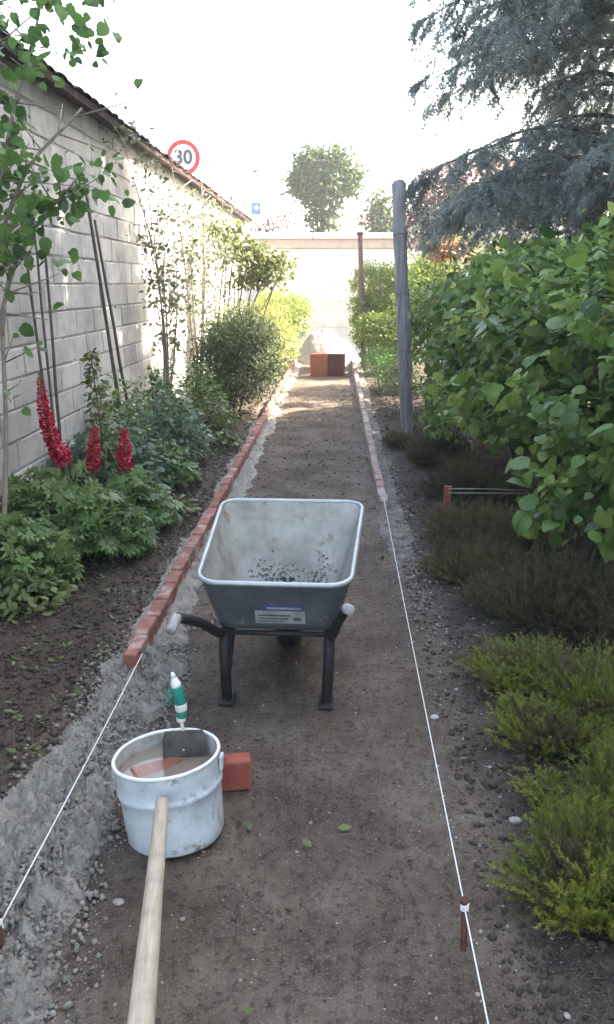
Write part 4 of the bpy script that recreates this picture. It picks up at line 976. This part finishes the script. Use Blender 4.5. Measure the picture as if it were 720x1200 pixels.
leafy((-1.85, 6.1), .3, .55, 260, .12, 'leafy plant behind the tallest lupin against the wall', 'bluegreen')
leafy((-1.85, 7.1), .28, .85, 520, .07, 'tall leafy plant against the wall behind the narrow spire', 'lupin', T_OVAL)
leafy((-1.35, 6.55), .26, .42, 420, .065, 'leafy green plant spreading on the soil behind the rightmost lupin', 'lupin', T_OVAL)
leafy((-1.3, 8.9), .26, .5, 420, .06, 'loose green plant in front of the dark rounded bush', 'weed', T_OVAL)
leafy((-1.6, 6.35), .32, .62, 560, .075, 'glaucous leafy plant behind the rightmost lupin', 'bluegreen', T_OVAL)
leafy((-1.45, 7.45), .32, .68, 760, .07, 'tall glaucous leafy plant between lupins and climber', 'bluegreen', T_OVAL)
leafy((-1.7, 8.2), .34, .85, 800, .065, 'bushy green plant at the foot of the leafy climber', 'lupin', T_OVAL)
leafy((-1.5, 9.3), .3, .8, 700, .06, 'dark leafy plant left of the dark rounded bush', 'lupin', T_OVAL)
leafy((-1.12, 8.3), .2, .2, 120, .07, 'small weed clump in the soil near the left bricks', 'weed', T_OVAL)
leafy((-1.15, 5.75), .16, .2, 90, .07, 'small weed patch in the soil right of the lupins', 'weed', T_OVAL)
# tall narrow leafy spire
hh = empty('hollyhock', (-1.70, 6.0, 0), 'tall narrow spire of small yellow-green leaves behind the middle lupin', 'plant')
MB().tube(spline([(-1.66, 6.0, 0), (-1.68, 6.0, .6), (-1.72, 6.0, 1.16)], 8), [.009-.006*i/16 for i in range(17)], 6).obj('stem', M['cane'], hh, True, True)
t = rng.uniform(0, 1, 420); zz = .3+.85*t; rr = .11*(1-.75*t**1.5)
a = rng.uniform(0, 6.28, 420); pos = np.stack([-1.68-.04*t+.04*(1-t)+rr*np.cos(a)*rng.uniform(.2, 1, 420), 6.0+rr*np.sin(a), zz], -1)
leaves('foliage', T_OVAL, pos, np.stack([np.cos(a), np.sin(a), -.3+0*a], -1)+rng.normal(0, .4, pos.shape), np.array([0, -.4, .8])+rng.normal(0, .4, pos.shape), rng.uniform(.03, .06, 420), rng.uniform(0, 1, 420), LM['olive'], hh)

# ------------------------------------------------------------------ heathers on the right
def heather(base, rx, ry, h, ns, per, label, mat, nl=.014, stem_r=.0012, lean=.3, group='heather mounds on the right'):
    root = empty('heather', (base[0], base[1], 0), label, 'heather', group)
    a = rng.uniform(0, 2*math.pi, ns); q = rng.uniform(0, 1, ns)**.5
    q = q*(1+.22*vnoise(np.cos(a)*2+base[0]*5, np.sin(a)*2+base[1]*5, 0, 3))
    bx = base[0]+rx*q*np.cos(a); by = base[1]+ry*q*np.sin(a)
    top = h*np.sqrt(np.clip(1-.8*np.minimum(q, 1)**2, .05, 1))*(1+.9*fbm(bx*7, by*7, 0, 3, 91))*rng.uniform(.6, 1.3, ns)
    S = np.stack([bx-rx*.35*q*np.cos(a), by-ry*.35*q*np.sin(a), ground_z(bx, by)+top*.15], -1)
    E = np.stack([bx+rng.normal(0, .035, ns)+lean*.08*np.cos(a), by+rng.normal(0, .035, ns)+lean*.08*np.sin(a), ground_z(bx, by)+top], -1)
    C = .5*(S+E)+np.stack([.03*np.cos(a), .03*np.sin(a), .01+0*a], -1)+rng.normal(0, .012, S.shape)
    pos, d, n, sz, idx = strands(S, C, E, per, nl, .9, .75)
    clump = .5+.5*fbm(bx*5, by*5, 0, 2, 95); tint = np.clip(.45*clump[idx]+.35*rng.uniform(0, 1, ns)[idx]+.2*rng.uniform(0, 1, len(idx)), 0, 1)
    Tn = (T_NEED[0]*np.array([2.4, 1, 1]), T_NEED[1]); dry = (fbm(bx*11, by*11, 0, 2, 97) > .22)[idx]
    leaves('foliage', Tn, pos[~dry], d[~dry], n[~dry], sz[~dry], tint[~dry], LM[mat], root)
    if dry.any(): leaves('dry_foliage', Tn, pos[dry], d[dry], n[dry], sz[dry], tint[dry], LM['heather_brown' if mat == 'heather' else 'dead'], root)
    V, F = strand_stems(S, C, E, stem_r); o = link('stems', np_mesh('stems', V, F, np.full(len(F)//4, 4), M['bark']), root); o['kind'] = 'stuff'
heather((.72, 1.93), .22, .27, .15, 900, 62, 'bright yellow-green heather mound at the lower right corner', 'heather')
heather((.98, 2.25), .24, .3, .17, 700, 56, 'yellow-green heather at the right edge behind the corner mound', 'heather')
heather((.79, 2.78), .19, .24, .12, 620, 52, 'yellow-green heather, middle one of the near right group', 'heather')
heather((1.02, 3.05), .26, .28, .16, 700, 50, 'green heather clump at the right edge beside the withered mound', 'heather')
heather((.74, 3.25), .19, .24, .12, 520, 48, 'green heather farthest of the near right group, beside the dark soil', 'heather')
heather((.72, 2.36), .10, .12, .07, 180, 40, 'small tuft of heather between the two larger yellow-green mounds', 'heather', group='heather mounds on the right')
heather((1.05, 3.95), .38, .42, .26, 1100, 42, 'dark withered heather mound below the big bush', 'dead', .017)
heather((1.38, 3.7), .34, .4, .24, 800, 42, 'dark withered heather at the right edge under the big bush', 'dead', .017)
heather((.80, 4.55), .24, .3, .2, 600, 42, 'brownish heather mound left of the withered one', 'heather_brown', .017)
heather((.86, 5.2), .25, .34, .22, 600, 42, 'brown and olive heather mound in front of the wire edging', 'heather_brown', .018)
heather((1.15, 4.95), .3, .3, .22, 600, 40, 'olive brown heather partly under the leaves of the big bush', 'heather_brown', .018)
heather((1.0, 6.4), .32, .5, .24, 700, 36, 'dark dead heather behind the wire edging', 'dead', .02)
heather((.92, 7.7), .28, .55, .26, 700, 34, 'dark dead heather in front of the wooden post', 'dead', .022)
heather((.62, 8.6), .12, .3, .1, 200, 34, 'thin dry heather tuft between post and right bricks', 'heather_brown', .02)
# low wire edging: a red-brown wooden peg and two rods running into the bush
we = empty('wire_edging', (.78, 5.78, 0), 'short red-brown peg with two pale rods running into the bush', 'edging')
z0 = gz(.78, 5.78)
MB().box((.78, 5.78, z0+.1), (.05, .03, .26), bev=.004).obj('peg', M['terracotta'], we)
for k, zz in enumerate((.215, .185)): MB().tube([(.78, 5.76, z0+zz), (1.05, 5.78, z0+zz-.004), (1.35, 5.85, z0+zz-.03+k*.01)], .005, 6).obj('rod', M['paletwig'], we, True, True)
# dead leaves, straw and twigs lying about
m = MB()
for (nn, x0, x1, y0, y1) in ((300, -2.0, -.95, 2, 8), (200, .42, 1.5, 1.4, 6), (45, -.75, .3, 1.3, 6)):
    for _ in range(nn):
        x = random.uniform(x0, x1); y = random.uniform(y0, y1); a = random.uniform(0, 6.28); l = random.uniform(.01, .045); p = Vector((x, y, gz(x, y)+.008)); e = Vector((x+math.cos(a)*l, y+math.sin(a)*l, 0)); e.z = gz(e.x, e.y)+random.uniform(.006, .02)
        m.tube([p, p.lerp(e, .5)+Vector((random.gauss(0, .004), random.gauss(0, .004), .002)), e], [.0013, .0012, .0008], 4, False)
tag(m.obj('twig_litter', M['bark']), 'bits of straw and twig lying on the soil', 'litter', kind='stuff')
n_ = 420; x = np.r_[rng.uniform(-2.0, -.95, 220), rng.uniform(.42, 1.5, 160), rng.uniform(-.75, .3, 40)]; y = np.r_[rng.uniform(2, 9, 220), rng.uniform(1.4, 7, 160), rng.uniform(1.3, 6, 40)]
lv = empty('leaf_litter', (0, 0, 0), 'small dry and green leaves scattered on the soil', 'litter')
o = leaves('leaf_scatter', T_OVAL, np.stack([x, y, ground_z(x, y)+.012], -1), np.stack([rng.normal(0, 1, n_), rng.normal(0, 1, n_), rng.normal(0, .2, n_)], -1), np.array([0, 0, 1])+rng.normal(0, .3, (n_, 3)), rng.uniform(.015, .045, n_), rng.uniform(0, 1, n_), LM['weed'], None)
bpy.data.objects.remove(lv); o.name = 'leaf_litter'; tag(o, 'small dry and green leaves scattered on the soil', 'litter', kind='stuff')
# low seedlings over the left soil
ns = 260; x = rng.uniform(-2.0, -.98, ns); y = rng.uniform(2.6, 8.5, ns); idx = np.repeat(np.arange(ns), 5)
pos = np.stack([x[idx], y[idx], ground_z(x[idx], y[idx])+.012], -1)+rng.normal(0, .012, (ns*5, 3)); a = rng.uniform(0, 6.28, ns*5)
o = leaves('seedlings', T_OVAL, pos, np.stack([np.cos(a), np.sin(a), .35+0*a], -1), np.array([0, 0, 1])+rng.normal(0, .3, pos.shape), rng.uniform(.015, .04, ns*5), rng.uniform(0, 1, ns*5), LM['weed'], None)
tag(o, 'tiny green weed seedlings sprouting over the left bed', 'weeds', kind='stuff')

# ------------------------------------------------------------------ beyond the walls
def tree(name, base, blobs, label, mat, clumps, per, spread, size, tr=.15, group='trees beyond the far wall'):
    root = empty(name, base, label, 'tree', group)
    pos, d, n, tint = blob_points(blobs, clumps, per, spread, .6, low=-.8, shell=(.25, 1.1)); sz = np.clip(rng.normal(size, size*.25, len(pos)), size*.4, size*1.6)
    leaves('crown', T_OVAL, pos, d, n, sz, tint, LM[mat], root)
    m = MB(); c0 = Vector(blobs[0][0]); b = Vector(base); f = Vector((c0.x, c0.y, c0.z-blobs[0][1][2]*.5)); m.tube([b, b.lerp(f, .5), f], [tr*1.3, tr, tr*.7], 8)
    for c, r in blobs: m.tube([f, Vector(c)], [tr*.5, tr*.15], 6)
    m.obj('trunk', M['bark'], root, True, True)
    return root
TB = [((-.75, 45, 6.5), (1.45, 1.4, 1.25)), ((-1.5, 45, 7.35), (.85, .9, .8)), ((-.1, 45, 7.15), (1.15, 1, 1.0)), ((-1.15, 45, 6.0), (1.1, 1, .8)), ((.35, 45, 6.2), (.9, .8, .8)), ((-.75, 45, 5.0), (.8, .8, .7)), ((-1.85, 45, 6.4), (.6, .6, .5)), ((-.7, 45, 4.0), (.6, .6, .6)), ((.95, 45, 6.9), (.4, .3, .4))]
KT = 25/45; TB = [((c[0]*KT, 25, 1.6+(c[2]-1.6)*KT), tuple(q*KT for q in r_)) for c, r_ in TB]
tree('broadleaf_tree', (-.42, 25, 0), TB, 'round-crowned tree standing alone beyond the far wall', 'far_green', 620, 12, .1, .13, .08)
tree('small_conifer', (1.25, 25, 0), [((1.25, 25, 3.2), (.5, .5, .7)), ((1.17, 25, 3.6), (.3, .3, .45)), ((1.5, 25, 2.9), (.5, .5, .6))], 'small dark tree beyond the wall just left of the wooden post', 'far_green', 260, 12, .1, .11, .08)
tree('plum_tree', (1.9, 17.6, 0), [((1.75, 17.6, 3.0), (.42, .5, .6)), ((2.2, 17.6, 2.85), (.5, .5, .55)), ((1.55, 17.8, 2.7), (.35, .4, .45)), ((2.3, 17.7, 3.3), (.4, .4, .4))], 'dark purple-leaved tree right of the wooden post below the conifer', 'plum', 360, 12, .08, .075, .05)
tree('reddish_shrub', (-1.75, 21.6, 0), [((-1.55, 21.6, 3.0), (.28, .3, .22)), ((-1.2, 21.6, 3.15), (.22, .3, .16)), ((-1.85, 21.6, 2.8), (.35, .3, .3))], 'thin reddish shrub poking over the far wall near the blue sign', 'plum', 60, 8, .07, .07, .03)
# speed sign on a post behind the left wall
def textmesh(s, size, mat):
    cu = bpy.data.curves.new('digits', 'FONT'); cu.body = s; cu.size = size; cu.align_x = 'CENTER'; cu.align_y = 'CENTER'; cu.extrude = .002; cu.offset = .008
    t = bpy.data.objects.new('digits', cu); col.objects.link(t); dg = bpy.context.evaluated_depsgraph_get(); me = bpy.data.meshes.new_from_object(t.evaluated_get(dg)); bpy.data.objects.remove(t)
    me.materials.clear(); me.materials.append(mat); return me
sx, sy, sz_ = -2.885, 17.0, 3.88
M['signred'] = surf('sign_red', [(.3, (.5, .02, .03)), (.7, (.58, .035, .045))], 8, .4, 0)
sg = empty('speed_sign', (sx, sy, 0), 'round speed limit sign with red ring showing over the left wall', 'road sign')
def ydisc(name, y, r0, r1, mat, parent, th=.012, cx=sx, cz=sz_, n=40):
    rg = [[Vector((cx+r*math.cos(2*math.pi*k/n), yy, cz+r*math.sin(2*math.pi*k/n))) for k in range(n)] for r, yy in ((r0, y), (r1, y), (r1, y+th), (r0, y+th))]
    return MB().rings(rg+[rg[0]]).obj(name, mat, parent)
ydisc('plate', sy, .001, .30, M['whiteplastic'], sg); ydisc('red_ring', sy-.004, .235, .315, M['signred'], sg, .014)
o = link('digits', textmesh('30', .34, M['ink']), sg); o.matrix_basis = Matrix.Translation((sx, sy-.006, sz_)) @ Matrix.Rotation(R(90), 4, 'X')
MB().tube([(sx, sy+.05, 0), (sx, sy+.05, sz_+.3)], .032, 10).obj('post', M['galv'], sg, True, True)
bs = empty('street_sign', (-2.9, 32, 0), 'small blue square sign on a pole beyond the far wall', 'road sign')
MB().box((-2.9, 32, 4.2), (.36, .03, .42), bev=.008).obj('plate', surf('sign_blue', [(.3, (.02, .13, .3)), (.7, (.04, .2, .4))], 6, .4, 0), bs)
MB().box((-2.88, 31.98, 4.22), (.14, .012, .14), rot=Matrix.Rotation(R(45), 3, 'Y')).obj('symbol', M['whiteplastic'], bs)
MB().tube([(-3.06, 32.03, 0), (-3.06, 32.03, 5.1), (-3.02, 32.03, 5.35), (-2.94, 32.03, 5.43)], .02, 8).obj('pole', M['galv'], bs, True, True)
MB().box((-2.92, 32.03, 5.44), (.2, .12, .08), rot=Matrix.Rotation(R(-30), 3, 'Y'), bev=.02).obj('lamp_head', M['steel'], bs)
# far houses
def house(name, x0, x1, y0, y1, hw, hr, label, wallm, roofm, wins=(), ridge='y'):
    root = empty(name, ((x0+x1)/2, (y0+y1)/2, 0), label, 'house'); xm = (x0+x1)/2; ym = (y0+y1)/2
    MB().box((xm, ym, hw/2), (x1-x0, y1-y0, hw)).obj('wall', wallm, root)
    m = MB(); e = .35
    if ridge == 'y':
        p = [(x0-e, y0-e, hw-.1), (xm, y0-e, hr), (x1+e, y0-e, hw-.1), (x0-e, y1+e, hw-.1), (xm, y1+e, hr), (x1+e, y1+e, hw-.1)]
        gab = [[(x0, yy, hw), (x1, yy, hw), (xm, yy, hr-.15)] for yy in (y0, y1)]
    else:
        p = [(x0-e, y0-e, hw-.1), (x0-e, ym, hr), (x0-e, y1+e, hw-.1), (x1+e, y0-e, hw-.1), (x1+e, ym, hr), (x1+e, y1+e, hw-.1)]
        gab = [[(xx, y0, hw), (xx, y1, hw), (xx, ym, hr-.15)] for xx in (x0, x1)]
    v = p+[(a, b, c+.18) for a, b, c in p]
    m.add(v, [(0, 3, 4, 1), (1, 4, 5, 2), (6, 7, 10, 9), (7, 8, 11, 10), (0, 1, 7, 6), (1, 2, 8, 7), (3, 9, 10, 4), (4, 10, 11, 5), (0, 6, 9, 3), (2, 5, 11, 8)]); m.obj('roof', roofm, root)
    for q in gab: MB().add(q, [(0, 1, 2)]).obj('gable', wallm, root)
    for (face, u, z, w, h) in wins:
        if face == 'x0': c = (x0-.01, u, z); s = (.06, w, h); s2 = (.03, w-.14, h-.14); c2 = (x0-.035, u, z)
        else: c = (u, y0-.01, z); s = (w, .06, h); s2 = (w-.14, .03, h-.14); c2 = (u, y0-.035, z)
        f = MB().box(c, s).obj('window', M['pale_stone'], root); child(MB().box(c2, s2).obj('pane', M['glass'], None), f)
    return root
gm, nt, Pg, N, L = newmat('window_glass'); Pg.inputs['Base Color'].default_value = (.05, .06, .07, 1); Pg.inputs['Roughness'].default_value = .08; M['glass'] = gm
M['redroof'] = surf('red_tiles', [(.3, (.28, .07, .04)), (.7, (.42, .13, .08))], 4, .9, .5, .03, 20)
M['cream'] = surf('cream_render', [(.3, (.5, .46, .4)), (.7, (.6, .56, .5))], 3, .95, .3, .01, 30)
M['pink'] = surf('pink_render', [(.3, (.55, .44, .42)), (.7, (.64, .53, .5))], 3, .95, .3, .01, 30)
M['dullroof'] = surf('faded_tiles', [(.3, (.36, .2, .17)), (.7, (.46, .29, .25))], 4, .9, .5, .03, 20)  # tile colour paled to imitate glare washing out the distance
house('red_roofed_house', 4.4, 11, 40, 48, 4.7, 7.2, 'house with a red tiled roof glimpsed under the conifer', M['cream'], M['dullroof'], [('y0', 5, 3, 1, 1.3), ('y0', 8, 3, 1, 1.3)], 'x')
house('pale_house', -.3, 6.0, 72, 80, 5.2, 7.2, 'pale pink house far behind the round-crowned tree', M['pink'], M['dullroof'], [('y0', 1, 4.2, 1, 1.3), ('y0', 3.5, 4.2, 1, 1.3)], 'x')
house('tall_house', 6.2, 14.5, -10, 10.8, 11.0, 13.5, 'tall cream house outside the right of the view, shading the garden', M['cream'], M['redroof'], [('x0', y, z, 1.1, 1.5) for y in (-7, -4, -1, 2, 5) for z in (1.8, 4.7, 7.6)])  # unseen building added to cast the shade over the foreground

# ------------------------------------------------------------------ added volume imitating lens glare
hm_ = bpy.data.materials.new('haze'); hm_.use_nodes = True; hn = hm_.node_tree; hn.nodes.remove(hn.nodes['Principled BSDF'])
pv = hn.nodes.new('ShaderNodeVolumePrincipled'); pv.inputs['Color'].default_value = (.97, .97, .98, 1); pv.inputs['Density'].default_value = .003; pv.inputs['Anisotropy'].default_value = .25
hn.links.new(pv.outputs[0], hn.nodes['Material Output'].inputs['Volume'])
tag(MB().box((0, 60, 7.2), (184, 246, 16.6)).obj('haze', hm_), 'thin bright haze in the sunlit air', 'haze', kind='stuff')
